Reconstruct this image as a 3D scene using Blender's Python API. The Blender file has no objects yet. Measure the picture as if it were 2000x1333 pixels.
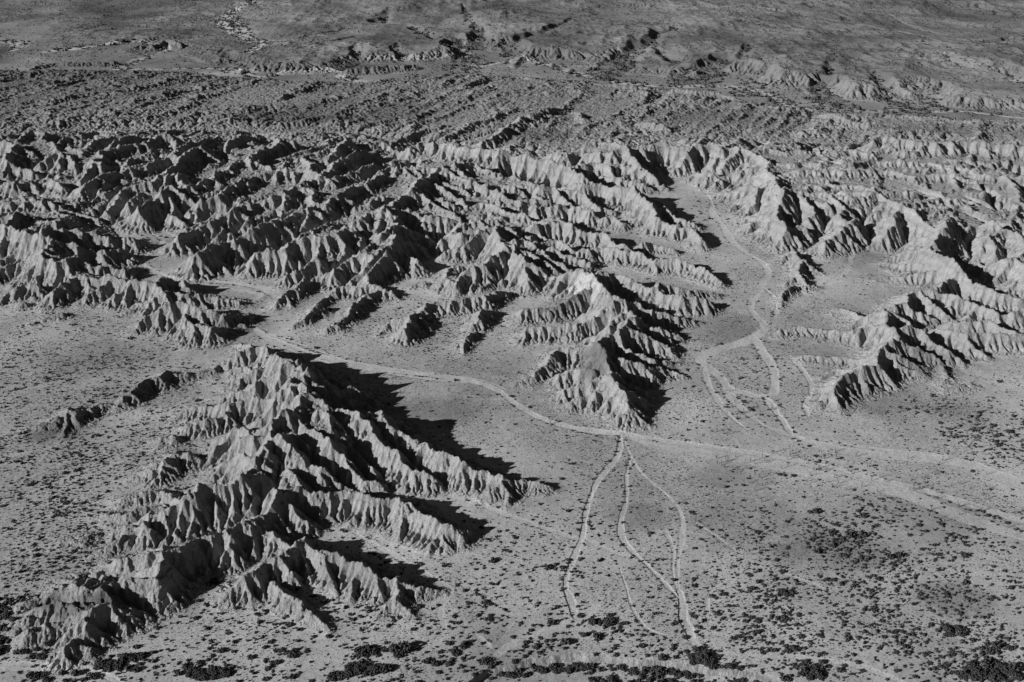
import bpy, math, random
import numpy as np

# ------------------------------------------------------------------ camera, sky, sun, exposure
PITCH = math.radians(26.0)      # camera looks this far below the horizon
CAM_H = 400.0                   # metres above the valley floor
FPX = 2000.0                    # focal length in photograph pixels (photograph 2000 wide)
SUN_EL = math.radians(21.5)
SUN_AZ = math.radians(26.0)     # sunlight travels towards +X, swung this far towards +Y

sc = bpy.context.scene
cam_d = bpy.data.cameras.new('camera')
cam_d.sensor_width = 36.0
cam_d.lens = 36.0 * FPX / 2000.0
cam_d.clip_start = 1.0
cam_d.clip_end = 60000.0
cam = bpy.data.objects.new('camera', cam_d)
cam.location = (0, 0, CAM_H)
cam.rotation_euler = (math.radians(90) - PITCH, 0, 0)
sc.collection.objects.link(cam)
sc.camera = cam

w = bpy.data.worlds.new('World')
sc.world = w
w.use_nodes = True
nt = w.node_tree
bg = nt.nodes['Background']
sky = nt.nodes.new('ShaderNodeTexSky')
sky.sky_type = 'NISHITA'
sky.sun_disc = False
sky.sun_elevation = SUN_EL
sky.sun_rotation = math.atan2(-math.cos(SUN_AZ), -math.sin(SUN_AZ))
sky.altitude = 3000
sky.air_density = .6
sky.dust_density = .3
sep = nt.nodes.new('ShaderNodeSeparateColor')   # black-and-white film behind a red filter
nt.links.new(sky.outputs[0], sep.inputs[0])
nt.links.new(sep.outputs[0], bg.inputs[0])
bg.inputs[1].default_value = 0.05

sun_d = bpy.data.lights.new('sun', 'SUN')
sun_d.energy = 5.0
sun_d.angle = math.radians(0.5)
sun_d.color = (1, 1, 1)
sun = bpy.data.objects.new('sun', sun_d)
# the lamp shines along its local -Z
from mathutils import Vector
ldir = Vector((math.cos(SUN_AZ) * math.cos(SUN_EL), math.sin(SUN_AZ) * math.cos(SUN_EL), -math.sin(SUN_EL)))
sun.rotation_euler = ldir.to_track_quat('-Z', 'Y').to_euler()
sun.location = (-300, 300, 300)
sc.collection.objects.link(sun)

sc.view_settings.view_transform = 'Standard'
sc.view_settings.look = 'None'
sc.view_settings.exposure = 0.28
sc.view_settings.gamma = 1.0
sc.view_settings.use_curve_mapping = False

rng = np.random.default_rng(7)
random.seed(7)

# ------------------------------------------------------------------ reading places off the photograph
CP, SP = math.cos(PITCH), math.sin(PITCH)

def ground(px, py, z=0.0):
    """photograph pixel -> point of the terrain sheet at height z"""
    x = (np.asarray(px, float) - 1000.0) / FPX
    y = (666.5 - np.asarray(py, float)) / FPX
    dx, dy, dz = x, CP + y * SP, -SP + y * CP
    t = (z - CAM_H) / dz
    return dx * t, dy * t

def crest_point(px, py, n, z=0.0):
    """a crest seen at (px,py) whose foot straight below it is seen n pixels lower -> x, y, height above z"""
    X, Y = ground(px, py + n, z)
    y = (666.5 - py) / FPX
    # depth along view d = Y*CP + (CAM_H - h)*SP ; image y = (-(CAM_H-h)*CP + Y*SP)/d
    # solve for h' = CAM_H - h
    hh = Y * (SP - y * CP) / (CP + y * SP)
    return X, Y, CAM_H - hh - z

S2, S3, S35 = 400 / 1997.0, 0.3, 700 / 1998.0
FR = {  # pixel frames the outlines were read in: x0, y0, photograph pixels per unit
    'px': (0, 0, 1.0),
    'A': (0, 0, S35), 'B': (650, 0, S35), 'C': (1300, 0, S35), 'D': (0, 433, S35), 'E': (650, 433, S35),
    'F': (1300, 433, S35), 'G': (0, 866, S35), 'H': (650, 866, S35), 'I': (1300, 866, S35),
    'a1': (300, 650, S2), 'a2': (300, 850, S2), 'a3': (0, 1050, S2), 'a4': (380, 970, S3),
    'a5': (580, 680, 520 / 1998.0), 'a6': (40, 650, S2), 'a7': (60, 850, S2),
    'b1': (0, 230, S2), 'b2': (350, 230, S2), 'b3': (700, 230, S2), 'b4': (1050, 230, 400 / 1342.0),
    'b5': (0, 430, 400 / 1342.0), 'b6': (380, 430, 400 / 1342.0), 'b7': (700, 430, 400 / 1342.0),
    'c1': (980, 480, 500 / 1221.0), 'c2': (1350, 230, 350 / 1345.0), 'c3': (1650, 230, 350 / 1345.0),
    'c4': (1480, 430, 520 / 1165.0), 'c5': (1300, 80, 700 / 1345.0), 'c6': (600, 80, 700 / 1345.0), 'c7': (0, 60, 700 / 1345.0)}

def rd(frame, text):
    """'x,y,n x,y,n' in a frame -> list of photograph pixel tuples"""
    x0, y0, s = FR[frame]
    out = []
    for tok in text.split():
        v = [float(q) for q in tok.split(',')]
        out.append((x0 + v[0] * s, y0 + v[1] * s) + tuple(v[2:]))
    return out

# ------------------------------------------------------------------ crest lines: hill group -> (frame, slope, 'x,y,n ...')
# n = how many photograph pixels the foot of the hill lies straight below that crest point
CRESTS = {
'foreground': [
 ('a1', .8, "845,95,8 900,115,18 1010,140,28 1075,120,32 1110,150,34 1150,120,40 1215,200,44 1280,250,47 1400,250,52 1470,255,55 1500,330,58 1530,380,60 1450,400,60 1370,490,62 1430,540,62 1490,600,62 1460,680,62 1400,740,66 1330,780,66 1210,850,66 1120,890,66 1170,960,62 1170,1010,62 1140,1070,62 1010,1180,62 1020,1220,62"),
 ('a2', .85, "1020,215,64 940,280,66 880,350,68 740,385,70 600,400,68 550,440,64 500,490,60 440,520,58 300,585,54"),
 ('a7', .8, "1500,585,54 1420,650,46 1300,720,40 1190,800,30 1080,870,20 900,890,14 820,940,8 780,1040,2"),
 ('a7', .9, "1340,720,40 1400,830,16 1430,940,2"), ('a7', .9, "1190,820,34 1260,930,2"),
 ('a7', .8, "1080,870,20 1000,960,16 870,1010,15 740,1090,9 600,1180,2"),
 ('a7', .85, "1640,700,34 1690,840,12 1720,950,2"), ('a7', .85, "1560,720,36 1590,850,16 1590,960,2"),
 ('a7', .8, "1640,200,16 1500,180,22 1410,150,28 1330,220,28 1290,290,24 1120,340,14 980,440,2"),
 ('a7', .9, "1330,230,28 1400,390,2"), ('a7', .9, "1300,280,24 1300,420,2"), ('a7', .9, "1240,240,22 1160,370,4"), ('a7', .9, "1420,170,26 1480,330,2"),
 ('a7', .8, "1400,570,14 1240,530,14 1100,560,14 920,620,10 860,690,2"),
 ('a7', .8, "1280,690,16 1090,720,14 950,790,12 740,770,8 690,820,2"),
 ('a7', .6, "620,985,3 500,1000,8 300,1060,2"),
 ('a1', .8, "270,1060,2 200,1000,14 60,1030,10 20,1070,2"),
 ('a1', .8, "1370,490,70 1270,560,58 1110,600,44 990,600,40 760,680,32 560,690,26 400,720,18 280,790,8 190,850,2"),
 ('a1', .8, "760,680,32 720,770,28 480,840,24 330,890,18 230,940,4"),
 ('a1', .9, "990,600,40 970,700,30 900,860,6"), ('a1', .9, "1110,600,44 1080,720,28 960,870,6"),
 ('a1', .9, "820,690,32 780,800,20 680,940,2"), ('a1', .9, "600,800,24 560,960,3"), ('a1', .9, "480,840,22 450,1000,2"), ('a1', .9, "350,880,16 360,1000,2"),
 ('a1', .9, "1250,560,56 1200,680,42 1080,820,20"),
 ('a1', .8, "1210,850,66 1000,930,52 860,900,46 800,960,40 690,1000,26 600,1040,10"),
 ('a1', .8, "1170,960,62 1000,1000,52 860,1050,44 760,1010,36 620,1100,26 590,1200,10"),
 ('a1', .8, "1010,1180,62 860,1140,46 800,1200,38 700,1230,24"),
 ('a1', .8, "1215,200,48 1060,300,38 900,390,26 740,450,8"), ('a1', .8, "1470,255,62 1300,330,52 1230,400,46 1080,420,38 1000,540,26 760,600,14 580,630,2"),
 ('a1', .9, "1530,380,68 1280,390,48 1190,460,40 1180,530,30"), ('a1', .8, "1010,140,28 820,210,22 740,270,6"), ('a1', .8, "1280,250,50 1000,330,32 820,330,16 740,390,3"),
 ('a1', .9, "1080,420,38 1020,470,28 900,480,14 740,520,2"),
 # right-hand spurs
 ('a5', .85, "71,346,66 210,370,62 260,410,60 430,440,56 550,460,54 640,480,52 700,560,48 830,620,45 960,690,42 1060,760,38 1180,820,36 1280,870,34 1350,900,32 1430,910,28 1560,980,26 1700,990,16 1840,1020,12 1920,1060,3"),
 ('a5', .9, "104,176,66 180,250,56 300,290,44 430,270,36 560,360,20 640,400,4"), ('a5', .9, "30,220,66 200,290,52 330,310,42 480,370,28 600,410,8"), ('a5', .9, "20,270,66 180,340,54 330,365,44 460,415,36 640,450,12"),
 ('a5', .85, "1560,980,26 1470,1050,16 1370,1140,3"), ('a5', .85, "1560,980,26 1590,1100,12 1570,1190,2"), ('a5', .85, "1350,900,32 1330,980,14 1310,1040,2"), ('a5', .85, "1180,830,34 1140,940,8"), ('a5', .85, "960,690,42 900,800,14"),
 ('a5', .85, "330,420,57 430,470,54 555,570,50 630,690,46 740,755,42 800,830,38 880,905,32 1000,960,22 1060,1060,3"),
 ('a5', .85, "860,900,32 850,1000,10 850,1060,2"), ('a5', .85, "960,940,26 980,1070,3"),
 ('a5', .85, "190,480,58 250,500,56 280,600,52 420,690,46 500,790,38 560,850,30 600,900,20 640,955,3"),
 ('a5', .85, "280,620,50 370,700,40 440,790,28"),
 ('a5', .85, "0,500,64 60,560,60 180,620,58 240,690,56 370,790,48 400,830,46 500,960,30 600,980,22 700,1020,8 735,1025,2"),
 ('a5', .85, "370,800,46 355,900,24"), ('a5', .85, "240,700,54 220,800,34"),
 ('a5', .85, "-100,650,62 0,740,60 60,800,54 160,870,46 250,910,42 330,980,32 430,1040,20 540,1050,3"),
 ('a5', .85, "0,600,60 70,700,50 110,760,42"),
 ('a5', .85, "50,890,40 110,940,34 200,1000,28 330,1070,14"),
 ('a5', .85, "-60,900,46 0,960,44 50,1020,40 130,1075,38 250,1080,36 370,1065,36 420,1080,34 540,1085,36 620,1100,36 760,1120,36 840,1160,36 900,1190,36"),
 ('a4', .85, "1340,10,36 1400,50,38 1500,120,34 1610,190,30 1700,210,24 1780,240,10 1800,260,2"),
 ('a4', .85, "1610,190,30 1560,270,12 1525,310,2"), ('a4', .85, "1610,190,30 1640,330,3"), ('a4', .85, "1690,220,22 1740,330,2"), ('a4', .85, "1400,50,38 1330,160,12 1280,220,2"), ('a4', .85, "1240,0,36 1240,160,3"), ('a4', .85, "1500,120,34 1470,240,3"),
 ('a4', .85, "1100,-5,36 1140,150,2"), ('a4', .85, "960,-15,36 960,60,20 1040,130,10 1090,190,2"), ('a4', .85, "880,-30,36 900,90,3"),
 # second, lower ridge running to the south-west nose
 ('a2', .9, "1130,520,48 1200,520,46 1250,580,44 1190,670,46 1060,735,46 960,795,46 740,885,44 600,935,44 480,975,44 400,1030,42 300,1100,42"),
 ('a2', .85, "1250,580,44 1340,555,40 1440,540,38 1480,650,20 1500,760,6"), ('a2', .85, "1250,600,44 1360,700,36 1450,770,28 1480,900,4"),
 ('a2', .8, "1545,850,14 1650,920,2"),
 ('a3', .9, "1797,100,42 1650,150,44 1620,250,43 1600,330,42 1540,400,40 1420,400,40 1290,390,42 1180,410,42 1040,460,44 1100,560,42 1140,610,40 1050,640,40 900,700,40 860,770,38 840,840,34 760,930,28 700,1010,26 740,1100,14 740,1190,2"),
 ('a3', .9, "1540,400,38 1530,540,5"), ('a3', .9, "1600,330,40 1680,400,16 1700,540,2"), ('a3', .9, "1650,150,44 1780,280,20"),
 ('a3', .9, "900,690,39 720,760,30 560,790,26 400,840,24 290,890,20 265,980,3"), ('a3', .9, "720,770,28 700,850,10"), ('a3', .9, "560,800,24 520,960,2"),
 ('a3', .6, "800,640,38 620,600,28 480,680,22 380,710,16 260,790,12 215,860,2"),
 ('a3', .5, "980,470,40 760,500,28 600,500,16 480,540,8 200,660,2"),
 ('a3', .85, "1290,390,42 1420,480,30 1570,600,3"), ('a3', .85, "1140,600,40 1180,680,32 1280,680,26 1360,700,22 1380,850,3"), ('a3', .85, "1180,690,30 1180,830,6 1240,880,2"), ('a3', .85, "1280,690,24 1220,850,3"),
 ('a3', .85, "860,770,38 940,830,28 1000,950,12 1090,1070,2"), ('a3', .85, "700,1010,26 820,1030,20 1000,1060,4"), ('a3', .85, "700,1010,26 660,1080,8"), ('a3', .85, "850,830,34 700,920,22 560,1040,2"),
 ('a3', .7, "1600,110,40 1480,160,34 1200,230,24 1080,290,14 850,400,10 620,460,2"), ('a3', .8, "1600,300,40 1350,330,26 1200,370,18"),
 ('a4', .9, "720,280,36 660,330,36 560,380,34 470,440,32 420,480,32 330,540,30 250,590,24 180,690,2"),
 ('a4', .9, "720,280,36 760,320,36 850,350,34 960,370,33 1060,430,34 1100,450,34 1200,530,26 1310,545,24 1340,600,20 1320,670,12 1260,720,6 1200,780,1"),
 ('a4', .9, "1310,545,24 1450,590,14 1620,620,2"), ('a4', .9, "1320,680,12 1450,800,1"),
 ('a4', .9, "850,360,33 870,480,20 930,640,2"), ('a4', .9, "700,330,35 740,420,24 800,560,3"), ('a4', .9, "560,400,34 620,480,22 700,600,3"),
 ('a4', .9, "450,490,28 530,590,16 620,640,18 700,680,16 780,780,8 870,870,1"),
 ('a4', .9, "410,520,28 450,600,12 480,680,2"), ('a4', .9, "340,560,26 380,640,12 430,700,2"), ('a4', .9, "290,580,24 300,690,2"), ('a4', .9, "960,380,32 990,450,20 1000,560,3"), ('a4', .9, "1060,440,34 1010,530,14 1000,600,2"), ('a4', .9, "1200,540,24 1160,660,2"), ('a4', .9, "1080,450,32 1080,560,12 1070,620,2"),
 ('a4', .9, "700,680,14 720,790,2"), ('a4', .9, "790,340,34 810,440,20 850,540,4"),
 ('a4', .9, "720,280,36 640,310,30 590,290,28 530,225,34 480,300,22 460,390,2"), ('a4', .9, "380,150,44 435,190,30 400,300,14 365,390,2"), ('a4', .9, "435,190,30 530,225,30"),
 ('a2', .9, "960,795,46 880,900,40 790,1040,34 720,1130,24 690,1200,14 700,1280,2"), ('a2', .9, "790,1040,34 830,1170,4"),
],
'knobs': [
 ('a6', .9, "1490,390,10 1420,375,16 1390,430,18 1260,460,16 1170,500,18 1120,560,18 1060,590,16 990,630,18 940,660,16 780,680,16 700,730,14 610,810,2"),
 ('a6', .9, "780,680,16 800,800,2"), ('a6', .9, "700,730,14 720,840,2"), ('a6', .8, "1420,375,16 1560,400,12 1700,400,8 1880,350,9 1930,330,3"), ('a6', .9, "1390,430,16 1480,540,2"), ('a6', .9, "1170,500,16 1210,650,2"),
],
'darkcone': [
 ('a6', .55, "470,760,20 300,880,8 110,930,1"), ('a6', .8, "470,760,20 600,830,8 640,890,2"), ('a6', .6, "470,760,20 460,870,8 430,990,1"),
],
'westhill': [
 ('D', .85, "945,430,44 1040,440,42 1130,470,38 1250,500,30 1370,500,18 1400,540,4"), ('D', .85, "1030,500,34 1090,560,28 1180,600,24 1330,580,10"),
 ('D', .85, "945,430,44 900,490,32 830,520,22 770,580,12 710,610,2"), ('D', .85, "960,440,44 1000,560,16 940,640,2"), ('D', .85, "1090,590,26 1000,610,14 930,650,2"), ('D', .85, "1090,520,30 1160,520,26 1220,590,6"),
 ('D', .85, "920,290,40 900,330,40 920,370,38 880,400,30 700,490,2"), ('D', .85, "920,290,40 1010,310,34 1060,370,20"), ('D', .85, "920,360,38 1000,390,28 1100,390,26 1200,400,20 1350,430,6"), ('D', .85, "1180,430,14 1220,420,16 1340,440,10"),
 ('D', .85, "900,320,40 830,330,38 750,320,36 640,300,36 560,310,34 440,290,34 360,340,30 300,400,22 250,440,3"),
 ('D', .85, "750,320,36 660,390,24 590,440,3"), ('D', .85, "700,350,32 640,450,3"), ('D', .85, "720,360,32 780,430,3"), ('D', .85, "640,300,36 500,400,18 420,460,2"), ('D', .85, "830,330,36 820,420,4"),
 ('D', .85, "460,190,46 400,250,36 280,290,22 160,340,14 0,420,6"), ('D', .85, "460,190,46 560,240,34 640,290,30"),
 ('D', .85, "330,80,60 270,140,58 270,180,54 330,230,44 440,200,44"), ('D', .85, "330,80,60 240,60,60 60,10,56"), ('D', .85, "330,80,60 420,120,46 480,160,38 620,170,26"),
 ('D', .85, "280,30,60 470,60,44 620,60,30"), ('D', .85, "420,110,46 560,150,36 680,150,30 780,200,3"), ('D', .85, "500,50,40 640,80,32 740,90,26 800,100,3"), ('D', .85, "560,230,34 700,250,26 780,260,4"),
 ('D', .85, "270,140,58 180,170,44 90,210,30 0,260,24"), ('D', .85, "210,340,24 100,350,24 40,380,16 0,460,2"), ('D', .8, "130,450,10 90,490,2"), ('D', .8, "330,500,10 280,520,8 180,570,2"),
 ('D', .85, "800,460,10 700,510,3"), ('D', .85, "60,10,56 40,80,44 0,150,30"), ('D', .85, "240,60,58 160,40,40 100,110,26"),
],
'leftbadlands': [
 ('b2', .95, "-150,600,44 30,500,46 120,650,38"), ('b2', .95, "-40,320,50 30,270,46 230,190,44 400,150,36 640,140,34 700,140,30"),
 ('b2', .95, "120,650,44 230,600,46 330,540,48 450,480,46 590,400,46 690,370,48 800,310,44 920,250,42 1000,180,40 1130,190,38"),
 ('b2', .95, "330,540,48 400,640,36 440,720,20"), ('b2', .95, "690,370,48 800,430,40 920,470,36"), ('b2', .95, "690,370,46 700,480,36 600,550,22"),
 ('b2', .95, "230,800,40 400,750,44 520,680,46 620,590,48 700,560,48 780,530,46 930,500,44 1060,490,44 1180,530,40"),
 ('b2', .95, "700,570,48 690,680,36 740,690,30"), ('b2', .95, "970,520,44 950,640,30"), ('b2', .95, "1060,490,44 1180,560,36 1150,630,30"),
 ('b2', .95, "0,1130,34 170,1060,36 380,940,42 510,870,48 610,810,50 760,770,50 900,740,50 1060,700,52 1160,640,50 1270,580,50 1420,540,52 1500,560,50 1620,520,48 1750,470,46 1900,420,44"),
 ('b2', .95, "510,870,48 480,970,36 430,1040,24"), ('b2', .95, "1060,700,52 1040,830,40 990,930,30"), ('b2', .95, "1160,640,50 1330,700,44 1330,830,36"), ('b2', .95, "750,770,50 830,850,34 840,900,26"), ('b2', .95, "600,910,40 640,1000,26"),
 ('b2', .95, "1420,540,50 1550,400,54 1650,370,52 1750,310,50 1900,300,46"), ('b2', .95, "1420,540,50 1300,520,50 1290,400,48 1240,330,46 1150,400,40"), ('b2', .95, "1000,440,40 1150,370,42 1300,310,42 1440,280,42 1560,240,42 1640,180,36"), ('b2', .95, "1560,250,42 1480,410,34"),
 ('b2', .95, "200,1320,40 380,1190,48 560,1150,50 780,1050,52 830,1030,52 980,960,54 1100,940,52 1300,850,54 1340,830,52 1450,850,50 1500,780,52 1570,720,54 1720,650,54 1900,560,52 1990,510,50"),
 ('b2', .95, "1300,850,54 1270,970,44 1210,1080,34"), ('b2', .95, "1310,870,52 1390,940,40 1440,1040,26"), ('b2', .95, "1570,720,54 1620,850,40 1650,950,30"), ('b2', .95, "980,960,54 1060,1050,40 1180,1140,30"), ('b2', .95, "1720,650,52 1760,760,36"), ('b2', .95, "590,1150,48 600,1240,30 450,1330,22"), ('b2', .95, "830,1040,52 830,1160,30"),
 ('b2', .95, "760,1280,40 1020,1220,48 1170,1160,52 1400,1050,52 1500,1000,52 1640,980,54 1760,950,52 1900,890,50 2000,870,48"),
 ('b2', .95, "1170,1160,52 1290,1150,50 1420,1160,50 1560,1140,50 1640,1070,50 1650,1000,50"), ('b2', .95, "1420,1160,50 1410,1260,36"), ('b2', .95, "1580,1150,48 1620,1280,34"), ('b2', .95, "1640,1070,50 1790,1160,36 1800,1260,26"), ('b2', .95, "1140,1190,48 1200,1280,30"),
 ('b2', .95, "1990,720,50 1900,800,46 1800,850,40 1700,880,36"),
 ('b2', .95, "230,260,44 340,330,36 430,430,22"), ('b2', .95, "640,150,34 520,220,34 400,300,26"), ('b2', .95, "740,190,32 740,260,18"), ('b2', .95, "-30,430,46 80,560,30 130,600,22"), ('b2', .95, "120,290,44 240,420,26"),
 # west part
 ('b1', .95, "60,210,48 180,205,52 150,310,50 130,400,46 60,440,36"), ('b1', .95, "180,210,52 330,330,38 420,380,28"), ('b1', .95, "220,150,46 370,90,44 460,120,42 450,190,36 540,220,32 620,310,44"),
 ('b1', .95, "330,440,34 480,360,44 620,310,46 720,350,40 760,460,34 600,560,14"), ('b1', .95, "620,310,46 600,450,36 560,540,16"), ('b1', .95, "720,260,40 830,350,36 940,210,42 1040,200,38"), ('b1', .95, "940,210,42 1000,290,30 1080,300,24"),
 ('b1', .95, "600,200,36 720,160,38 800,180,34"), ('b1', .95, "820,610,30 870,500,40 930,390,46 1040,310,44 1100,280,40 1270,140,44 1340,130,42"), ('b1', .95, "930,390,46 1030,440,42 1000,520,34"), ('b1', .95, "1000,190,40 1110,130,42 1120,220,30"),
 ('b1', .95, "1230,490,30 1300,390,38 1400,350,40 1500,330,40"), ('b1', .95, "1030,360,36 1200,280,42 1340,240,42 1360,290,36"), ('b1', .95, "1410,250,38 1530,150,42 1700,130,42 1740,200,34"), ('b1', .95, "1040,370,36 1160,430,30 1230,490,20"),
 ('b1', .95, "770,700,30 860,660,40 1000,540,46 1040,560,44 1050,620,38 960,740,24 990,800,10"), ('b1', .95, "1000,540,46 1150,520,44 1300,480,44 1400,450,44 1560,400,46 1700,330,50 1790,350,50 1760,410,48 1620,510,48 1500,590,46 1330,640,40 1290,740,26"),
 ('b1', .95, "1620,510,48 1720,560,36 1850,680,20"), ('b1', .95, "1790,350,50 1900,300,46 2000,240,44"), ('b1', .95, "1770,420,46 1900,520,30 1950,590,22"),
 ('b1', .95, "980,950,4 1100,850,30 1190,720,38 1250,680,36"), ('b1', .95, "1220,930,12 1250,780,40 1440,690,44"), ('b1', .95, "1240,950,8 1380,850,42 1500,750,48 1640,650,50 1700,660,48 1660,740,40 1740,860,30"), ('b1', .95, "1700,660,48 1800,740,40 1930,820,24"),
 ('b1', .95, "1270,1060,6 1370,970,26 1440,980,24 1580,1060,6"), ('b1', .95, "1590,1000,8 1640,930,24 1750,920,28 1800,990,20"),
 ('b1', .95, "0,620,36 200,590,40 330,580,38 400,660,26 540,740,8"), ('b1', .95, "430,640,26 540,560,40 650,640,34 760,680,20"), ('b1', .95, "130,590,38 120,690,18"), ('b1', .95, "200,440,38 250,440,38 360,530,26 400,560,14"),
 ('b1', .95, "0,830,36 170,800,42 330,790,42 450,790,40 480,900,26"), ('b1', .95, "450,790,40 640,860,30 700,900,24 960,960,20 1010,1050,4"), ('b1', .95, "0,960,44 90,940,46 200,900,48 150,990,46 80,1080,40"), ('b1', .95, "200,900,48 330,960,36 420,1010,30 600,1000,36 780,1010,26 900,1060,8"),
 ('b1', .95, "560,880,32 700,980,24"), ('b1', .95, "680,820,14 760,750,26"),
],
'centralhills': [
 ('b3', .95, "480,240,40 640,200,40 800,200,42 870,250,44 980,260,46 1150,260,52 1210,258,60 1390,295,55 1600,325,52 1800,385,48 1990,450,44"),
 ('b4', .95, "163,302,44 280,360,40 400,420,32 500,510,14"), ('b3', .95, "1350,350,50 1480,490,20"), ('b3', .95, "1210,260,58 1260,400,36"), ('b3', .95, "1480,330,50 1580,500,16"), ('b3', .95, "1660,350,48 1720,560,8"), ('b3', .95, "1790,390,46 1840,580,6"), ('b3', .95, "1900,420,44 1930,560,10"), ('b3', .95, "870,250,44 840,300,30 880,380,18"), ('b3', .95, "700,220,40 760,300,30 870,350,20"), ('b3', .95, "1150,260,52 1040,400,36 990,425,40"),
 ('b3', .95, "200,530,46 0,640,46"), ('b3', .95, "990,425,52 1130,420,46 1230,460,46 1340,500,44 1500,530,40 1580,560,38 1690,640,34 1850,680,30 1990,780,24"),
 ('b3', .95, "990,425,52 1010,500,46 1060,560,40 1140,590,34"), ('b3', .95, "990,425,50 900,450,46 830,470,48 780,490,48 700,545,52 640,570,54 510,680,56 390,770,56 280,820,58 230,890,54 100,930,46 0,950,40"),
 ('b3', .95, "780,490,48 720,470,44 640,460,46 440,430,50 300,440,46 200,530,46"), ('b3', .95, "440,430,50 540,560,40 640,640,..30".replace('..', '')), ('b3', .95, "540,450,46 620,540,40"), ('b3', .95, "390,470,46 370,560,36 420,680,24"), ('b3', .95, "250,600,40 240,720,24"), 
 ('b3', .95, "850,500,48 980,540,44 1060,590,42 1180,620,40 1230,660,40 1330,690,38 1480,760,34 1560,800,32 1680,800,30 1990,830,24"),
 ('b3', .95, "1330,690,38 1200,790,14"), ('b3', .95, "1180,640,38 1140,790,10"), ('b3', .95, "1440,740,34 1390,860,8"), ('b3', .95, "1230,650,40 1400,640,38 1500,660,36 1620,690,32 1780,780,26 1900,820,18"),
 ('b3', .95, "1440,560,36 1430,650,24"), ('b3', .95, "1740,690,28 1860,680,28 1990,740,24"),
 ('b3', .95, "640,570,54 740,620,48 860,680,42 960,750,36 1010,800,34 1080,870,30"), ('b3', .95, "620,620,52 760,740,40 880,830,34 1000,860,28 1060,960,16"), ('b3', .95, "700,560,52 860,600,44 1000,680,36 1100,740,28"),
 ('b3', .95, "510,690,55 640,740,44 760,840,34 880,900,32 1060,990,30"), ('b3', .95, "510,690,55 600,780,42 700,840,34"), ('b3', .95, "480,720,54 490,800,44"),
 ('b3', .95, "1100,830,34 1180,800,36 1300,830,36 1400,880,36 1520,920,34 1700,970,32 1840,1020,30 1990,1010,26"), ('b3', .95, "1180,810,36 1140,930,14"), ('b3', .95, "1300,840,34 1290,930,14"),
 ('b3', .95, "280,830,58 480,850,48 620,920,44 800,960,38 900,970,36 1000,990,30"), ('b3', .95, "700,940,40 740,1100,20 760,1170,6"), ('b3', .95, "820,970,36 800,1090,12"), ('b3', .95, "280,840,58 300,900,56 400,930,52 390,1040,50 350,1110,50 400,1230,40 380,1320,30"), ('b3', .95, "390,1010,52 520,1060,38 660,1130,24 740,1190,6"), ('b3', .95, "350,1110,50 500,1180,34 690,1260,8"),
 ('b3', .95, "390,1000,52 280,1080,50 150,1180,46 60,1270,42"), ('b3', .95, "230,890,54 220,1000,46 240,1080,36"), ('b3', .95, "100,1030,40 200,1060,40"), ('b3', .95, "30,1050,40 100,1130,30 130,1180,20"),
 ('b3', .95, "1190,970,46 1060,1000,44 960,1060,40 840,1130,34 820,1200,20"), ('b3', .95, "1000,1010,42 1040,1100,30 940,1200,24 920,1290,8"), ('b3', .95, "1190,970,46 1250,1050,46 1350,1050,44 1440,1060,40 1540,1110,34 1560,1190,24"),
 ('b3', .95, "1350,1060,46 1370,1130,46 1400,1180,46 1480,1230,42 1700,1310,34 1850,1400,28"), ('b3', .95, "1250,1050,46 1150,1120,40 1040,1180,36"),
 ('b3', .95, "1200,980,44 1350,1000,40 1440,1030,36 1590,1110,30 1700,1160,26 1850,1180,22 1990,1250,16"), ('b3', .95, "1460,1200,36 1620,1190,32 1750,1260,28 1900,1330,20"), ('b3', .95, "1690,1160,26 1780,1120,24 1900,1170,18"),
 ('b7', .95, "940,130,46 900,210,42 840,260,40 740,310,36 690,350,28 650,420,18 560,480,3"), ('b7', .95, "940,140,46 1040,180,42 1130,200,38 1220,240,34 1280,310,26"), ('b7', .95, "1030,200,40 1030,300,28 1000,350,22 880,400,12 800,440,10"), ('b7', .95, "700,350,26 740,440,3"), ('b7', .95, "1120,210,36 1120,330,18 1100,400,8"), ('b7', .95, "940,200,40 950,330,20"),
 ('b7', .95, "1000,470,10 900,470,22 820,480,28 690,500,24 600,520,24 520,520,22 440,550,22 390,590,24 340,670,26 310,700,26 330,760,2"), ('b7', .95, "840,480,28 900,560,3"), ('b7', .95, "740,500,24 770,580,3"), ('b7', .95, "520,530,22 600,630,2"), ('b7', .95, "390,590,24 480,730,2"), ('b7', .95, "300,640,20 220,660,12 130,750,2"),
 ('b7', .95, "820,580,24 790,650,18 780,700,4"), ('b7', .95, "820,580,24 900,600,6"), ('b7', .95, "740,730,12 680,790,14 690,880,2"),
 ('b7', .95, "250,80,50 200,200,42 120,280,36 60,330,30 10,360,24"), ('b7', .95, "220,140,44 270,170,36 370,280,14"), ('b7', .95, "270,180,38 390,250,26 410,350,2"), ('b7', .95, "120,280,34 220,360,10"), ('b7', .95, "240,220,36 320,320,6"),
 ('b7', .95, "160,430,22 80,470,18 0,520,14 -20,600,2"), ('b7', .95, "210,460,16 180,530,2"), ('b7', .95, "160,430,20 40,400,22 20,480,10"), ('b7', .95, "210,460,14 300,500,2"), ('b7', .7, "420,410,8 340,440,2"), ('b7', .7, "560,370,8 500,390,2"),
 ('b7', .95, "650,420,16 560,370,22 600,300,26 690,280,30"), ('b7', .95, "530,200,8 560,100,26 660,90,36 700,70,40"), ('b7', .95, "650,140,34 600,200,12"),
 ('b6', .95, "1220,440,20 1120,490,20 1050,540,20 1010,620,16 930,650,16 870,730,3"), ('b6', .95, "870,690,12 950,680,12"), ('b6', .95, "800,550,20 720,640,10 650,700,2"), ('b6', .95, "800,550,20 870,600,4"), ('b6', .95, "780,560,18 760,680,2"),
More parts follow.
